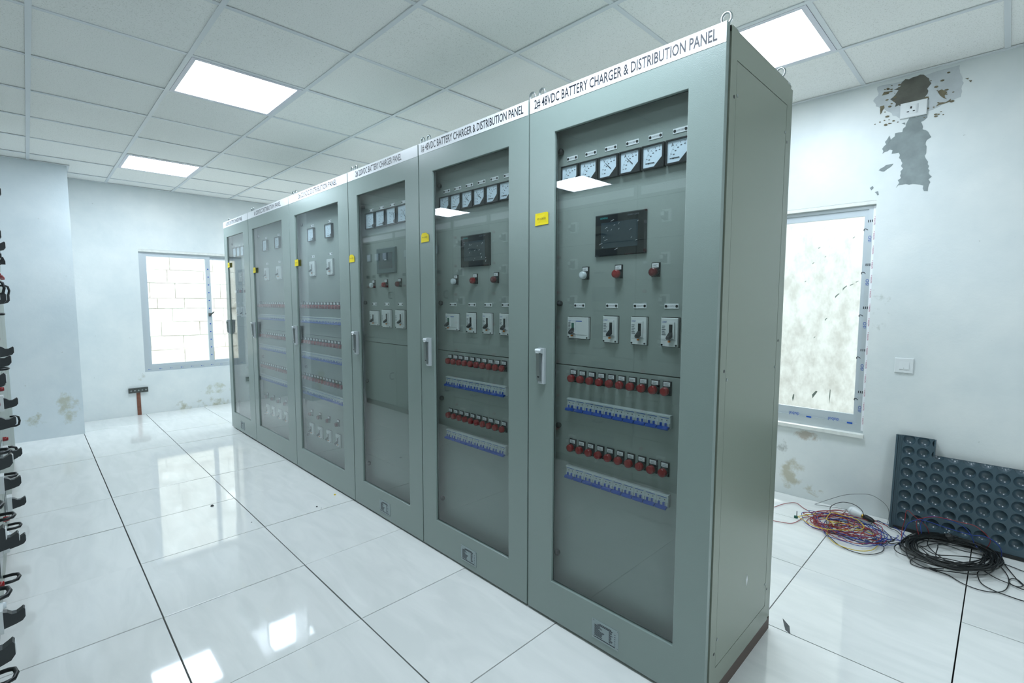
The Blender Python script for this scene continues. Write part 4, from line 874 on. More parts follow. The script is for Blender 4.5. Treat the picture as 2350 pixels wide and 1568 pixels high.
def distribution_cabinet(xl, w, title, label, win, tw, tag_xz, off, side=False, torn=False):
    c = thing('distribution_cabinet', label, 'cabinet', (xl, 0, 0), 'row of grey DC power cabinets')
    wx0, wx1 = win
    wz0, wz1 = 0.177, 2.012
    # body
    b = MB()
    b.box(0.002, 0.022, 0.026, 0.586, 0.05, 2.165)
    b.box(w - 0.022, w - 0.002, 0.026, 0.586, 0.05, 2.165) if not side else None
    b.box(0.002, w - 0.002, 0.026, 0.586, 2.150, 2.168)
    b.box(0.022, w - 0.022, 0.026, 0.586, 0.05, 0.07)
    b.build('carcass', PAINT_IN, c)
    MB().box(0.004, w - 0.004, 0.602, 0.622, 0.02, 2.155).build('rear_door', PAINT_SIDE, c)
    MB().box(0.004, w - 0.004, 0.03, 0.60, 0.0, 0.012, 0).box(0.0045, w - 0.001, 0.03, 0.612, 0.0, 0.05, 0).build('plinth', BROWN, c)
    if side:
        # near end: posts, rails and a screwed-on cover panel
        s_ = MB()
        s_.box(w - 0.022, w, 0.026, 0.0715, 0.05, 2.168).box(w - 0.022, w, 0.5505, 0.588, 0.05, 2.160)
        s_.box(w - 0.022, w, 0.0715, 0.5505, 2.081, 2.165).box(w - 0.022, w, 0.0715, 0.5505, 0.05, 0.124)
        s_.build('end_frame', PAINT_SIDE, c)
        MB().box(w - 0.022, w - 0.006, 0.07, 0.552, 0.12, 2.085).build('groove', DARK, c)
        cov = MB().box(w - 0.010, w - 0.0004, 0.0738, 0.5487, 0.1262, 2.0788).build('side_cover', PAINT_SIDE, c)
        for y in (0.082, 0.541):
            for z in (0.22, 1.1, 1.98):
                MB().cyl((w - 0.0006, y, z), 'x', 0.005, 0.0016, 10).build('screw', STEEL, cov)
        for y, z in ((0.058, 1.97), (0.058, 1.13), (0.058, 0.18), (0.566, 1.95), (0.566, 1.2), (0.566, 0.19)):
            MB().cyl((w - 0.004, y, z), 'x', 0.0055, 0.0045, 10).build('bolt_hole', BLACK, c)
    # instrument panels behind the glass
    if side:
        MB().prismx([(0.335, 0.300), (0.341, 0.322), (0.337, 0.345), (0.331, 0.326)], w - 0.0004, w + 0.0006).build('paint_chip', LABEL, c)
    MB().box(0.05, w - 0.05, PY, PY + 0.012, 1.0945, 2.10).build('upper_panel', PAINT_IN, c)
    MB().box(0.05, w - 0.05, PY, PY + 0.012, 0.10, 1.0905).build('lower_panel', PAINT_IN, c)
    MB().box(0.05, w - 0.05, PY + 0.014, PY + 0.018, 1.05, 1.13).build('panel_rail', DARK, c)
    for z in (1.948, 1.343, 0.834, 0.280):
        put('panel_knob', KNOB, c, (w / 2 - 0.278 + off + (-0.1 if w > 0.9 else 0), PY, z))
    # door
    d = MB().ring(0.004, w - 0.004, 0.012, H_CAB, wx0, wx1, wz0, wz1, 0.0, 0.022)
    door = d.build('door', PAINT, c)
    bv = door.modifiers.new('edge', 'BEVEL'); bv.width = 0.0015; bv.segments = 2; bv.limit_method = 'ANGLE'
    MB().ring(wx0 - 0.012, wx1 + 0.012, wz0 - 0.012, wz1 + 0.012, wx0 + 0.001, wx1 - 0.001, wz0 + 0.001, wz1 - 0.001, 0.0135, 0.017).build('glass_gasket', RUBBER, door)
    MB().box(wx0 - 0.01, wx1 + 0.01, 0.008, 0.012, wz0 - 0.01, wz1 + 0.01).build('glass_pane', GLASS, door)
    MB().ring(0.008, w - 0.008, 0.03, 2.150, 0.02, w - 0.02, 0.045, 2.135, 0.022, 0.026).build('door_seal', RUBBER, c)
    ns = MB().box(0.005, w - 0.005, -0.0012, 0.0, 2.1115, H_CAB - 0.0005).build('name_strip', LABEL, c)
    put('lettering', text_mesh(title, tw[1] - tw[0], 0.040, INK, bold=0.014), ns, ((tw[0] + tw[1]) / 2, -0.0016, 2.1405))
    # yellow paper tag
    tx, tz = tag_xz
    pts = [(0, 0), (0.072, 0.002), (0.072, 0.046), (0.066, 0.050), (0.0, 0.049)] if not torn else [(0, 0), (0.07, 0.002), (0.07, 0.036), (0.055, 0.044), (0.045, 0.049), (0.008, 0.049), (0.0, 0.04)]
    n = len(pts)
    yb = [-0.0008 - 0.0035 * (1 if q[1] > 0.03 and q[0] > 0.03 else 0) - 0.002 * (1 if q[1] < 0.01 else 0) for q in pts]
    b = MB().add([(p[0], y, p[1]) for p, y in zip(pts, yb)] + [(p[0], y + 0.0006, p[1]) for p, y in zip(pts, yb)],
                 [tuple(range(n)), tuple(range(2 * n - 1, n - 1, -1))] + [((i + 1) % n, i, n + i, n + (i + 1) % n) for i in range(n)])
    tg = b.build('yellow_tag', YELLOW, c, (tx, 0, tz))
    put('lettering', text_mesh('№ 4-20СВ', 0.045, 0.007, INK), tg, (0.036, -0.0045, 0.026))
    handle_parts(c, 0.084, 1.012)
    for ex, ey in ((0.026, 0.05), (w - 0.028, 0.05), (0.026, 0.55), (w - 0.028, 0.55)):
        put('lifting_eye', EYE, c, (ex, ey, 2.166))
    return c

def rating_plate(c, x, lines=11):
    b = MB().box(-0.0, 0.120, -0.0015, 0.0, 0.0, 0.078)
    p = b.build('rating_plate', PLATE, c, (x, 0, 0.043))
    t = MB(); r = random.Random(3)
    t.box(0.034, 0.088, -0.0019, -0.0014, 0.0655, 0.0680).box(0.026, 0.094, -0.0019, -0.0014, 0.0605, 0.0635)
    for k in range(lines):
        z = 0.056 - 0.0042 * k
        t.box(0.012, 0.012 + r.uniform(0.018, 0.045), -0.0019, -0.0014, z, z + 0.0021)
        t.box(0.078, 0.078 + r.uniform(0.006, 0.018), -0.0019, -0.0014, z, z + 0.0021)
        if k % 2 == 0:
            t.box(0.103, 0.107, -0.0019, -0.0014, z, z + 0.002)
    t.box(0.012, 0.106, -0.0019, -0.0014, 0.0065, 0.0095)
    t.build('lettering', INK, p)
    for sx in (0.005, 0.115):
        for sz in (0.006, 0.072):
            MB().cyl((sx, -0.003, sz), 'y', 0.0032, 0.002, 10).build('rivet', STEEL, p)
    return p

def hmi(c, x, z, grey=False):
    b = MB().bbox(-0.1075, 0.1075, -0.012, 0.0, -0.0765, 0.0765, 0.004)
    o = b.build('touch_panel', HMI_GREY if grey else BLACKG, c, (x, PY, z))
    MB().box(-0.078, 0.078, -0.0126, -0.0115, -0.048, 0.046).build('screen', SCREEN, o)
    if not grey:
        put('lettering', text_mesh('SIEMENS', 0.034, 0.0065, TEALINK), o, (-0.066, -0.0127, 0.063))
        put('lettering', text_mesh('SMART LINE', 0.046, 0.0055, INKG), o, (0.058, -0.0127, 0.064))
        f = MB(); r = random.Random(8 + int(x * 50))
        for k in range(16):                  # white streaks painted as glints on creases of the loose protective film
            xx, zz = r.uniform(-0.09, 0.085), r.uniform(-0.06, 0.05); a = r.uniform(0.3, 1.3); l = r.uniform(0.004, 0.016)
            p0 = (xx, -0.0135, zz); p1 = (xx + l * math.cos(a) * 0.5, -0.0142, zz + l * math.sin(a) * 0.5); p2 = (xx + l * math.cos(a), -0.0135, zz + l * math.sin(a) * 0.8)
            MB().tube([p0, p1, p2], 0.0006, 4).build('crease_glint', LABEL, o)
    else:
        MB().box(-0.012, 0.012, -0.0135, -0.0115, 0.002, 0.006).build('screen_text', LABEL, o)
    return o

# ------------------------------------------------------------------ the six cabinets
def fill_48v(c, w, off, rest):
    m = w / 2 + off
    names = ['CHARGER VOLTAGE', 'CHARGER CURRENT', 'BATTERY VOLTAGE', 'BATTERY CURRENT', 'DC OUTPUT VOLTAGE', 'DC OUTPUT CURRENT']
    for k in range(6):
        x = m + (k - 2.5) * 0.0902
        place_meter(c, 'small', x, 1.845, rest[k], 'VA'[k % 2])
        place_plate(c, x, 1.914, names[k])
    hmi(c, m + 0.003, 1.597)
    for dx, col in ((-0.151, 'white'), (0.0, 'red'), (0.15, 'dark')):
        place_lamp(c, m + dx, 1.452, col)
    for dx, t in ((-0.181, 'AC INPUT'), (-0.029, 'BATTERY INPUT'), (0.090, 'CHARGER OUTPUT'), (0.211, 'DC OUTPUT')):
        place_plate(c, m + dx, 1.335, t)
    place_mccb(c, m - 0.180, 1.246, 0.102, 0.084, -0.020, green=True)
    for dx in (-0.029, 0.092, 0.211):
        place_mccb(c, m + dx, 1.246, 0.062, 0.098, 0.008)
    for zz in (1.042, 0.756):
        for k in range(10):
            place_lamp(c, m + (k - 4.5) * 0.0453, zz, 'red')
    for zz in (0.937, 0.656):
        for k in range(10):
            place_mcb(c, m + (k - 4.5) * 0.0453, zz, 0.0453)

def fill_charger(c, w, off, plain=False):
    m = w / 2 + off
    for k in range(4):
        x = m + (k - 1.5) * 0.124
        place_meter(c, 'big', x, 1.852, (178, 178, 105, 130)[k], 'VA'[k % 2])
        place_plate(c, x, 1.918, '')
    hmi(c, m - 0.012, 1.597, grey=True)
    for dx, col in ((-0.172, 'white'), (-0.022, 'red'), (0.132, 'dark')):
        place_lamp(c, m + dx, 1.452, col)
        place_plate(c, m + dx, 1.335, '')
    place_mccb(c, m - 0.165, 1.246, 0.108, 0.09, 0.0, logo='')
    for dx in (-0.018, 0.138):
        place_mccb(c, m + dx, 1.246, 0.10, 0.106, 0.016, logo='')

def fill_distribution(c, w, off):
    m = w / 2 + off
    for dx in (-0.195, 0.110):
        place_meter(c, 'big', m + dx, 1.852, 178, 'VA'[dx > 0])
        place_plate(c, m + dx, 1.920, '')
        place_plate(c, m + dx, 1.690, '')
        place_mccb(c, m + dx, 1.597, 0.095, 0.112, 0.006, logo='')
    for zz in (1.312, 1.035, 0.748):
        for k in range(17):
            place_lamp(c, m + (k - 8) * 0.053, zz, 'red', fine=False)
    for zz in (1.212, 0.932, 0.646):
        for k in range(17):
            place_mcb(c, m + (k - 8) * 0.053, zz, 0.053, fine=False)
    for k in range(4):
        x = m - 0.30 + 0.155 * k
        place_lamp(c, x, 0.462, 'dark', fine=False)
        place_mccb(c, x, 0.342, 0.07, 0.088, 0.006, logo='')

c1 = distribution_cabinet(-0.8, 0.8, '2# 48VDC BATTERY CHARGER & DISTRIBUTION PANEL',
    'nearest grey cabinet, titled 2# 48VDC battery charger & distribution panel', (0.137, 0.682), (0.030, 0.768), (0.038, 1.659), 0.004, side=True)
fill_48v(c1, 0.8, 0.004, (178, 178, 135, 135, 178, 178)); rating_plate(c1, 0.35)
c2 = distribution_cabinet(-1.6, 0.8, '1# 48VDC BATTERY CHARGER & DISTRIBUTION PANEL',
    'second grey cabinet from the camera, titled 1# 48VDC battery charger', (0.123, 0.680), (0.030, 0.768), (0.020, 1.660), -0.010, torn=True)
fill_48v(c2, 0.8, -0.010, (178, 178, 135, 135, 178, 178)); rating_plate(c2, 0.335)
c3 = distribution_cabinet(-2.4, 0.8, '2# 220VDC BATTERY CHARGER PANEL',
    'third grey cabinet, with empty lower window, titled 2# 220VDC battery charger', (0.117, 0.668), (0.112, 0.640), (0.004, 1.602), -0.022, torn=True)
fill_charger(c3, 0.8, -0.022); rating_plate(c3, 0.328)
c4 = distribution_cabinet(-3.4, 1.0, '2# 220VDC DISTRIBUTION PANEL',
    'wide grey cabinet with red lamp rows, titled 2# 220VDC distribution panel', (0.108, 0.852), (0.20, 0.85), (0.094, 1.624), -0.012)
fill_distribution(c4, 1.0, -0.012)
c5 = distribution_cabinet(-4.4, 1.0, '1# 220VDC DISTRIBUTION PANEL',
    'wide grey cabinet second from the window wall, titled 1# 220VDC distribution panel', (0.106, 0.840), (0.19, 0.84), (0.103, 1.612), -0.018)
fill_distribution(c5, 1.0, -0.018)
c6 = distribution_cabinet(-5.2, 0.8, '1# 220VDC BATTERY CHARGER PANEL',
    'farthest grey cabinet beside the window wall, titled 1# 220VDC battery charger', (0.105, 0.640), (0.10, 0.64), (0.105, 1.70), -0.03)
fill_charger(c6, 0.8, -0.03); rating_plate(c6, 0.315)

# ------------------------------------------------------------------ opposite row of switchgear (seen edge-on at the left, mirrored in the glass)
YO = -1.646
ROT = MB().prismx([(0.0, 0.028), (0.010, 0.024), (0.022, 0.013), (0.034, 0.012), (0.044, 0.018), (0.052, 0.024), (0.056, 0.018), (0.056, -0.010), (0.048, -0.022), (0.030, -0.028), (0.0, -0.034)], -0.014, 0.014)
ROT_M = ROT.mesh('rotary_handle', mat('dark_grey_plastic', (52, 56, 58), rough=0.35))
ROTT_M = MB().box(-0.012, 0.012, 0.056, 0.0575, -0.008, 0.018).mesh('tip', WHITE)
ROTP_M = MB().box(-0.032, 0.032, 0.0, 0.020, -0.042, 0.042).mesh('handle_plate', WHITE)
PULL_M = MB().tube([(-0.038, 0.0, 0.0), (-0.038, 0.030, 0.0), (-0.030, 0.046, 0.0), (0.0, 0.052, 0.0), (0.030, 0.046, 0.0), (0.038, 0.030, 0.0), (0.038, 0.0, 0.0)], 0.007, 8).mesh('pull_handle', BLACK)
OL_M = MB().lathe([(0.013, 0), (0.013, 0.014), (0.011, 0.022), (0.0, 0.023)], (0, 0, 0), 'y', 12).mesh('lamp', RED)
OLW_M = MB().lathe([(0.013, 0), (0.013, 0.014), (0.011, 0.022), (0.0, 0.023)], (0, 0, 0), 'y', 12).mesh('lamp', CLEARLENS)
SWI_M = MB().box(-0.016, 0.016, 0, 0.008, -0.02, 0.02).box(-0.004, 0.004, 0.008, 0.034, -0.016, 0.016).mesh('selector_switch', BLACK)
OM_M = MB().box(-0.048, 0.048, 0, 0.016, -0.048, 0.048).mesh('meter', BLACK)
OMD_M = MB().box(-0.042, 0.042, 0.016, 0.0175, -0.042, 0.042).mesh('dial', DIAL)
PLT_M = MB().box(-0.11, 0.11, 0, 0.004, -0.055, 0.055).mesh('instrument_window', mat('smoked_window', (96, 104, 106), rough=0.2))
def opposite_cabinet(x0, x1, label, drawers, meters=False):
    w = x1 - x0
    c = thing('switchgear_cabinet', label, 'cabinet', (x0, YO, 0), 'switchgear row facing the grey cabinets')
    MB().box(0.002, w - 0.002, -0.8, -0.022, 0.06, 2.195).build('carcass', OPP, c)
    MB().box(0.004, w - 0.004, -0.79, -0.012, 0.0, 0.06).build('plinth', BROWN, c)
    hd = MB().box(0.003, w - 0.003, -0.022, 0.0, 2.09, 2.195).build('header', OPP, c)
    ns = MB().box(0.03, w - 0.03, 0.0, 0.0012, 2.115, 2.175).build('name_strip', LABEL, c)
    z = 2.088
    for k, h in enumerate(drawers):
        d = MB().bbox(0.004, w - 0.004, 0, 0.02, 0.003, h - 0.003, 0.002)
        fr = d.build('drawer_front', OPP, c, (0, 0, z - h))
        fr.rotation_euler = (0, 0, 0)
        fr.location = (0, -0.02, z - h)
        yy = 0.02
        if h < 0.5:
            hz = h * 0.5
            put('handle_plate', ROTP_M, fr, (w * 0.30, yy, hz)); ro = put('rotary_handle', ROT_M, fr, (w * 0.30, yy + 0.020, hz)); put('handle_tip', ROTT_M, fr, (w * 0.30, yy + 0.020, hz))
            put('pull_handle', PULL_M, fr, (w * 0.62, yy, h * 0.22))
            put('instrument_window', PLT_M, fr, (w * 0.66, yy, h * 0.66))
            put('lamp', OL_M, fr, (w * 0.10, yy, h * 0.72)); put('lamp', OLW_M, fr, (w * 0.10, yy, h * 0.42))
        else:
            if meters and k == 0:
                for q in range(3):
                    mo = put('meter', OM_M, fr, (w * (0.25 + 0.25 * q), yy, h - 0.18)); put('dial', OMD_M, mo)
                for q in range(4):
                    put('selector_switch', SWI_M, fr, (w * (0.2 + 0.2 * q), yy, h - 0.42)); put('lamp', OL_M, fr, (w * (0.2 + 0.2 * q), yy, h - 0.55))
            put('pull_handle', PULL_M, fr, (w * 0.92, yy, h * 0.45), (0, math.pi / 2, 0))
        z -= h
    return c
opposite_cabinet(-5.38, -4.60, 'pale switchgear cabinet at the far end of the opposite row, by the pier', [1.2, 0.82], True)
opposite_cabinet(-4.60, -3.46, 'wide pale switchgear cabinet in the opposite row, next to the farthest one', [1.2, 0.82], True)
DR = [0.29, 0.29, 0.29, 0.29, 0.29, 0.29, 0.28]
opposite_cabinet(-3.46, -2.90, 'narrow drawer cabinet in the opposite row, the narrowest of that row', DR)
opposite_cabinet(-2.90, -2.10, 'drawer cabinet in the opposite row, with black handles at the left photo edge', DR)
opposite_cabinet(-2.10, -1.30, 'drawer cabinet in the opposite row, between two other drawer cabinets', DR)
opposite_cabinet(-1.30, -0.50, 'drawer cabinet in the opposite row, last one left of the camera', DR, True)
opposite_cabinet(-0.50, 0.30, 'added unseen switchgear cabinet in the opposite row, just left behind the camera', [1.2, 0.82])  # from here on, cabinets added out of view to shade the lower doors
opposite_cabinet(0.30, 1.10, 'added unseen switchgear cabinet in the opposite row, straight behind the camera', [1.2, 0.82])
opposite_cabinet(1.10, 1.90, 'added unseen switchgear cabinet at the near end of the opposite row', [1.2, 0.82])

# ------------------------------------------------------------------ things on the walls
def ragged(pts, seed, sub=5, amp=0.006):
    r = random.Random(seed); out = []
    n = len(pts)
    for i in range(n):
        (ax, az), (bx, bz) = pts[i], pts[(i + 1) % n]
        L = math.hypot(bx - ax, bz - az); nx, nz = (-(bz - az) / max(L, 1e-6), (bx - ax) / max(L, 1e-6))
        k = max(1, min(sub, int(L / 0.012)))
        for j in range(k):
            t = j / k; d = r.gauss(0, amp) if j else r.gauss(0, amp * 0.4)
            out.append((ax + (bx - ax) * t + nx * d, min(az + (bz - az) * t + nz * d, ZC - 0.006)))
    return out
def patch(name, pts, y, m, seed, amp=0.004):
    return MB().prism(ragged(pts, seed, amp=amp), y, YB + 0.002).build(name, m, wall_back)
patch('plaster_patch', T['pale'], YB - 0.0012, PATCH_PALE, 1, 0.003)
patch('cement_patch', T['dark'], YB - 0.0024, PATCH_DARK, 2, 0.005)
patch('cement_patch', T['grey'], YB - 0.0018, PATCH_GREY, 3, 0.004)
for k, q in enumerate(T['spots']):
    patch('plaster_scar', q, YB - 0.0030, PATCH_BROWN if k in (0, 1, 2, 3, 7, 8) else PATCH_GREY, 10 + k, 0.0015)
# extra flecks round the patch
fr_ = random.Random(21)
for k in range(46):
    x = fr_.choice([fr_.gauss(0.06, 0.035), fr_.gauss(0.27, 0.03)]); z = fr_.uniform(2.40, 2.64)
    s = fr_.uniform(0.002, 0.007); a = fr_.uniform(0, 0.9)
    pts = [(x + s * 1.6 * math.cos(t + a) , z + s * 0.8 * math.sin(t) + s * 0.8 * math.cos(t) * a) for t in [i * math.pi / 3 for i in range(6)]]
    MB().prism(pts, YB - 0.0032, YB + 0.001).build('plaster_scar', PATCH_BROWN, wall_back)

so = thing('wall_socket', 'white power socket plate high on the wall over the cement patch', 'socket', (0.1685, YB - 0.003, 2.471))
MB().bbox(-0.0615, 0.0615, -0.011, 0.003, -0.0435, 0.0435, 0.003).build('plate', WHITE, so)
MB().bbox(-0.034, 0.012, -0.0125, -0.010, -0.024, 0.024, 0.001).build('socket_insert', WHITE, so)
for sx in (0.016, 0.021):
    MB().box(sx, sx + 0.0008, -0.0118, -0.010, -0.026, 0.026).build('module_line', INKG, so)
MB().cyl((-0.011, -0.0132, 0.012), 'y', 0.0048, 0.002, 10).cyl((-0.011, -0.0132, 0.007), 'y', 0.0040, 0.002, 10).build('pin_hole', BLACK, so)
for sx in (-0.0245, 0.0025):
    MB().box(sx - 0.005, sx + 0.005, -0.0132, -0.011, -0.014, -0.0085).build('pin_hole', BLACK, so)
sw = thing('wall_switch', 'white rocker light switch on the wall right of the window', 'switch', (0.202, YB, 0.970))
MB().bbox(-0.045, 0.045, -0.010, 0.0, -0.045, 0.045, 0.003).build('plate', WHITE, sw)
MB().prismx([(-0.008, -0.022), (-0.0135, -0.022), (-0.011, 0.022), (-0.008, 0.022)], -0.022, 0.024).build('rocker', WHITE, sw)
MB().cyl((0.0, -0.0138, -0.015), 'y', 0.0016, 0.001, 8).build('marker', BLACK, sw)

eb = thing('earthing_bar', 'dark horizontal bar on a red oxide upright, below the far window', 'earthing bar', (XL, -0.622, 0.0))
MB().box(0.0, 0.006, -0.019, 0.019, 0.0, 0.285).build('upright', RUST, eb)
cb = MB().box(0.004, 0.026, -0.093, 0.093, 0.272, 0.329).build('cross_bar', BARDARK, eb)
for k in range(5):
    MB().cyl((0.026, -0.07 + 0.035 * k, 0.300), 'x', 0.009, 0.010, 6).build('bolt', STEEL, cb)

# ------------------------------------------------------------------ raised-floor panel leaning on the wall
fp = thing('floor_panel', 'dark blue-grey steel floor panel with dimples, notched, leaning on the wall', 'floor panel', (0.193, 2.118, 0.004), rot=(math.radians(-7.5), 0, 0))
PW, PH, NX, NZ = 0.60, 0.556, 0.178, 0.464      # notch: right of NX the panel is only NZ tall
CP, RP, ZP, X0_, Z0_ = 0.067, 0.0657, 0.0292, 0.062, 0.0745      # pitch along x, pitch along z, bowl radius, first centre
def dimple_cells(cols, rows, x_lo, x_hi, z_hi):
    """pressed bowls, one square cell each, trimmed to x_lo..x_hi and z_hi"""
    b = MB(); n = 24
    for i in cols:
        for k in rows:
            cx, cz = X0_ + CP * i, Z0_ + RP * k
            v = []; f = []
            prof = [(0.10, 1.0), (0.35, 0.95), (0.6, 0.80), (0.78, 0.60), (0.9, 0.38), (0.97, 0.16), (1.0, 0.0)]
            for r, d in prof:
                for j in range(n):
                    a = 2 * math.pi * (j + 0.5) / n
                    v.append((cx + ZP * r * math.cos(a), 0.024 * d, cz + ZP * r * math.sin(a)))
            f.append(tuple(range(n)))
            for q in range(len(prof) - 1):
                for j in range(n):
                    l = (j + 1) % n
                    f.append((q * n + j, q * n + l, (q + 1) * n + l, (q + 1) * n + j))
            b.add(v, f, 0, True)
            v = []; f = []
            for j in range(n):
                a = 2 * math.pi * (j + 0.5) / n
                v.append((cx + ZP * math.cos(a), 0.0, cz + ZP * math.sin(a)))
            for j in range(n):
                a = 2 * math.pi * (j + 0.5) / n
                s = 1.0 / max(abs(math.cos(a)), abs(math.sin(a)))
                v.append((cx + CP / 2 * s * math.cos(a), 0.0, cz + RP / 2 * s * math.sin(a)))
            for j in range(n):
                l = (j + 1) % n
                f.append((j, l, n + l, n + j))
            for ca, sa in ((1, 1), (-1, 1), (-1, -1), (1, -1)):
                o = len(v); v.append((cx + ca * CP / 2, 0.0, cz + sa * RP / 2))
                j = {(1, 1): 2, (-1, 1): 8, (-1, -1): 14, (1, -1): 20}[(ca, sa)]
                f.append((n + j, n + j + 1, o))
            b.add(v, f)
    me = b.mesh('dimpled_sheet', PANSTEEL)
    bm = bmesh.new(); bm.from_mesh(me)
    for co, no in (((x_lo, 0, 0), (-1, 0, 0)), ((x_hi, 0, 0), (1, 0, 0)), ((0, 0, z_hi), (0, 0, 1))):
        bmesh.ops.bisect_plane(bm, geom=bm.verts[:] + bm.edges[:] + bm.faces[:], plane_co=co, plane_no=no, clear_outer=True)
    bm.to_mesh(me); bm.free(); me.update()
    return me
put('dimpled_sheet', dimple_cells(range(0, 3), range(0, 8), 0.028, NX, PH), fp)
put('dimpled_sheet', dimple_cells(range(2, 9), range(0, 7), NX, PW, NZ), fp)
MB().box(0.028, PW, 0.0, 0.003, 0.0, Z0_ - RP / 2 + 0.0005).build('foot_strip', PANSTEEL, fp)

MB().box(0.0, 0.010, -0.012, 0.036, 0.0, PH).box(0.010, 0.028, -0.003, 0.036, 0.0, PH).box(0.012, 0.018, -0.008, 0.0, 0.0, PH).build('side_flange', PANSTEEL, fp)
MB().box(0.0, NX, 0.034, 0.037, 0.0, PH).box(NX, PW, 0.034, 0.037, 0.0, NZ).build('top_plate', PANSTEEL, fp)
MB().box(0.012, PW, -0.006, 0.034, -0.003, 0.016).build('bottom_shadow_strip', RUBBER, fp)  # black strip standing in for the shadow gap under the panel
MB().box(NX - 0.003, NX + 0.004, -0.002, 0.034, NZ, PH).build('cut_edge', PANSTEEL, fp)

# ------------------------------------------------------------------ cables and small things on the floor
def smooth_path(pts, sub=5):
    P = [Vector(q) for q in pts]; out = []
    for i in range(len(P) - 1):
        p0, p1, p2, p3 = P[max(i - 1, 0)], P[i], P[i + 1], P[min(i + 2, len(P) - 1)]
        for j in range(sub):
            t = j / sub
            q = 0.5 * ((2 * p1) + (p2 - p0) * t + (2 * p0 - 5 * p1 + 4 * p2 - p3) * t * t + (3 * p1 - p0 - 3 * p2 + p3) * t ** 3)
            q.z = max(q.z, 0.003)
            out.append(q)
    out.append(P[-1])
    return out
def wire(name, keys, r, m, label, group=None):
    b = MB()
    for k in keys:
        b.tube(smooth_path(T[k], 4 if len(T[k]) > 40 else 6), r, 6)
    return tag(b.build(name, m), label, 'wire', group)
G = 'loose wires on the floor by the window'
wire('wire_tangle', ['red1', 'red2', 'red3', 'red_a', 'red_b'], 0.0019, WRED, 'tangled red wire in the coloured heap on the floor', G)
wire('wire_tangle', ['blue1', 'blue2', 'link_b', 'link_c'], 0.0019, WBLUE, 'tangled blue wire in the coloured heap on the floor', G)
wire('wire_tangle', ['yellow', 'yel2'], 0.0021, WYEL, 'yellow wire looping around the coloured heap on the floor', G)
wire('wire_tangle', ['blk1', 'blk_a', 'link_a', 'link_d', 'blackarc'], 0.0020, WBLK, 'black wire running through the coloured heap towards the black coil', G)
wire('loose_wire', ['arc', 'arc2'], 0.0014, WGRY, 'thin grey wire arching up against the wall left of the steel panel', G)
wire('loose_wire', ['pr1', 'pr2'], 0.0017, WRED, 'red wire arching in front of the dimpled steel panel', G)
wire('loose_wire', ['pb1', 'pb2'], 0.0019, WBLUE, 'blue wire arching in front of the dimpled steel panel', G)
coil = thing('cable_coil', 'coil of black cable on the floor in front of the steel panel', 'cable', (0.49, 1.95, 0.0))
def local(ps): return [(q[0] - 0.49, q[1] - 1.95, q[2]) for q in ps]
b = MB()
for k in ('coil1', 'coil2', 'coil3'):
    b.tube(smooth_path(local(T[k]), 3), 0.0026, 6)
b.build('windings', WBLK, coil)
b = MB()
for k in ('st1', 'st2', 'st3', 'st4', 'st5', 'st6'):
    b.tube(smooth_path(local(T[k]), 6), 0.0023, 6)
b.build('loose_end', WBLK, coil)
pl = MB().lathe([(0.010, 0.0), (0.016, 0.012), (0.017, 0.030), (0.012, 0.034)], (0, 0, 0), 'z', 12)
plo = pl.build('plug', RUBBER, coil, (-0.012, 0.085, 0.052), (0.5, -0.5, 0.0))
for sx in (-0.007, 0.007):
    MB().cyl((sx, 0, 0.034), 'z', 0.0022, 0.019, 8).build('pin', STEEL, plo)
MB().box(-0.014, 0.014, -0.005, 0.005, 0.0, 0.009).box(-0.02, -0.014, -0.003, 0.003, 0.002, 0.007).build('connector', RUBBER, coil, (0.435 - 0.49, 1.674 - 1.95, 0.001), (0, 0, -0.25))

bl = thing('light_bulb', 'white LED bulb in a black holder lying beside the coloured wires', 'bulb', (-0.012, 2.135, 0.040), rot=(0, math.radians(4), math.radians(-28)))
MB().lathe([(0.0, 0.0), (0.012, 0.002), (0.022, 0.009), (0.0285, 0.02), (0.030, 0.032)], (0, 0, 0), 'x', 20).build('diffuser', BULBW, bl)
MB().lathe([(0.030, 0.032), (0.029, 0.045), (0.022, 0.068), (0.017, 0.080), (0.0165, 0.088)], (0, 0, 0), 'x', 20).build('body', WHITE, bl)
MB().lathe([(0.0125, 0.086), (0.0125, 0.104)], (0, 0, 0), 'x', 16).build('cap', BRASS, bl)
MB().lathe([(0.016, 0.100), (0.0175, 0.112), (0.016, 0.140), (0.010, 0.156), (0.005, 0.160)], (0, 0, 0), 'x', 16).build('holder', RUBBER, bl)

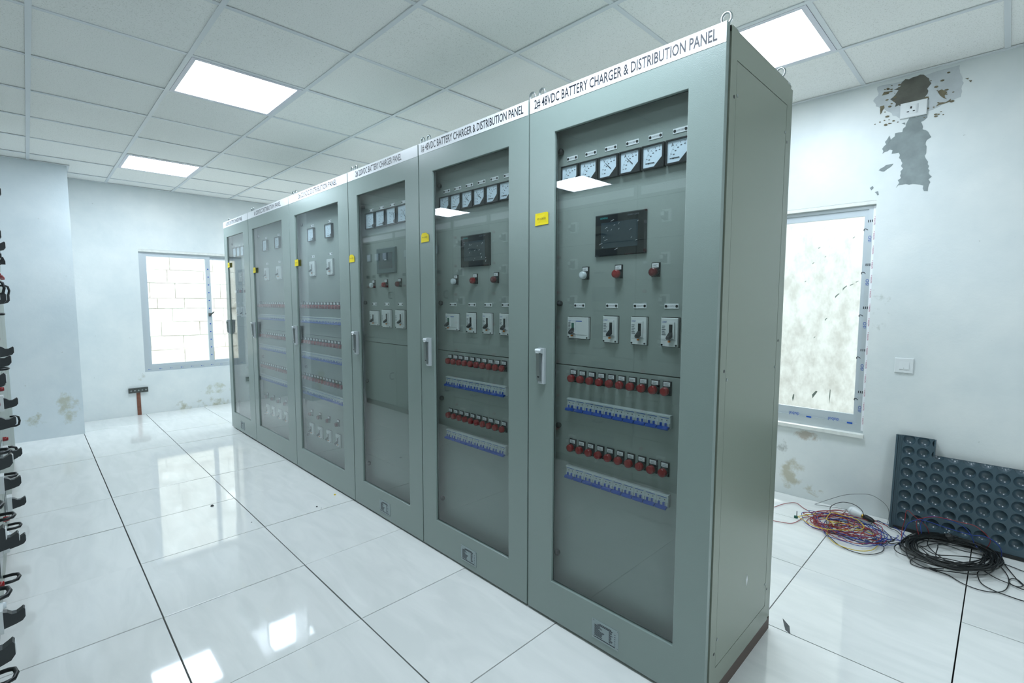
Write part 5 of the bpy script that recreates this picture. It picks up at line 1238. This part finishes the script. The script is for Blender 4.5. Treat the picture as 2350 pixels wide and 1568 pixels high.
cl = thing('cable_clip', 'small green clip at the left tip of the coloured wires', 'clip', (-0.236, 1.850, 0.0))
MB().bbox(-0.010, 0.010, -0.007, 0.007, 0.0, 0.014, 0.002).build('grip', GREEN, cl)
MB().cyl((0.004, 0, 0.012), 'z', 0.0022, 0.034, 8).build('stem', RUBBER, cl)

sh = MB()
sh.add([(0.023, 0.716, 0.004), (0.052, 0.650, 0.003), (0.074, 0.636, 0.003), (0.062, 0.668, 0.012), (0.023, 0.716, 0.001), (0.052, 0.650, 0.0), (0.074, 0.636, 0.0), (0.062, 0.668, 0.002)],
       [(0, 1, 3), (1, 2, 3), (4, 5, 1, 0), (5, 6, 2, 1), (6, 7, 3, 2), (7, 4, 0, 3), (4, 7, 6, 5)])
tag(sh.build('tile_shard', mat('shard_grey', (84, 88, 88), rough=0.4, metal=0.3)), 'grey pointed shard on a floor joint beside the nearest cabinet', 'shard')
def crumb(x, y, s, m, label, seed):
    r = random.Random(seed); n = 7
    top = [(s * r.uniform(0.6, 1.1) * math.cos(2 * math.pi * i / n), s * r.uniform(0.5, 0.9) * math.sin(2 * math.pi * i / n)) for i in range(n)]
    v = [(a, b_, 0.0) for a, b_ in top] + [(a * 0.6, b_ * 0.6, s * 0.5) for a, b_ in top]
    o = MB().add(v, [tuple(range(n - 1, -1, -1)), tuple(range(n, 2 * n))] + [(i, (i + 1) % n, n + (i + 1) % n, n + i) for i in range(n)]).build('debris', m, None, (x, y, 0.0006))
    return tag(o, label, 'debris', 'crumbs of debris on the floor')
crumb(-3.002, -0.707, 0.016, BLACK, 'black crumb on the floor in the window reflection', 1)
crumb(-2.504, -0.220, 0.010, BLACK, 'black crumb on the floor in front of the third cabinet', 2)
crumb(-2.615, -0.045, 0.012, WYEL, 'yellow-green scrap at the foot of the wide lamp cabinet', 3)
crumb(-2.463, -0.208, 0.005, BARDARK, 'tiny dark speck right beside the black crumb before the third cabinet', 4)
crumb(-2.56, 0.35 - 0.95, 0.005, BARDARK, 'tiny dark speck in the middle of the aisle', 5)
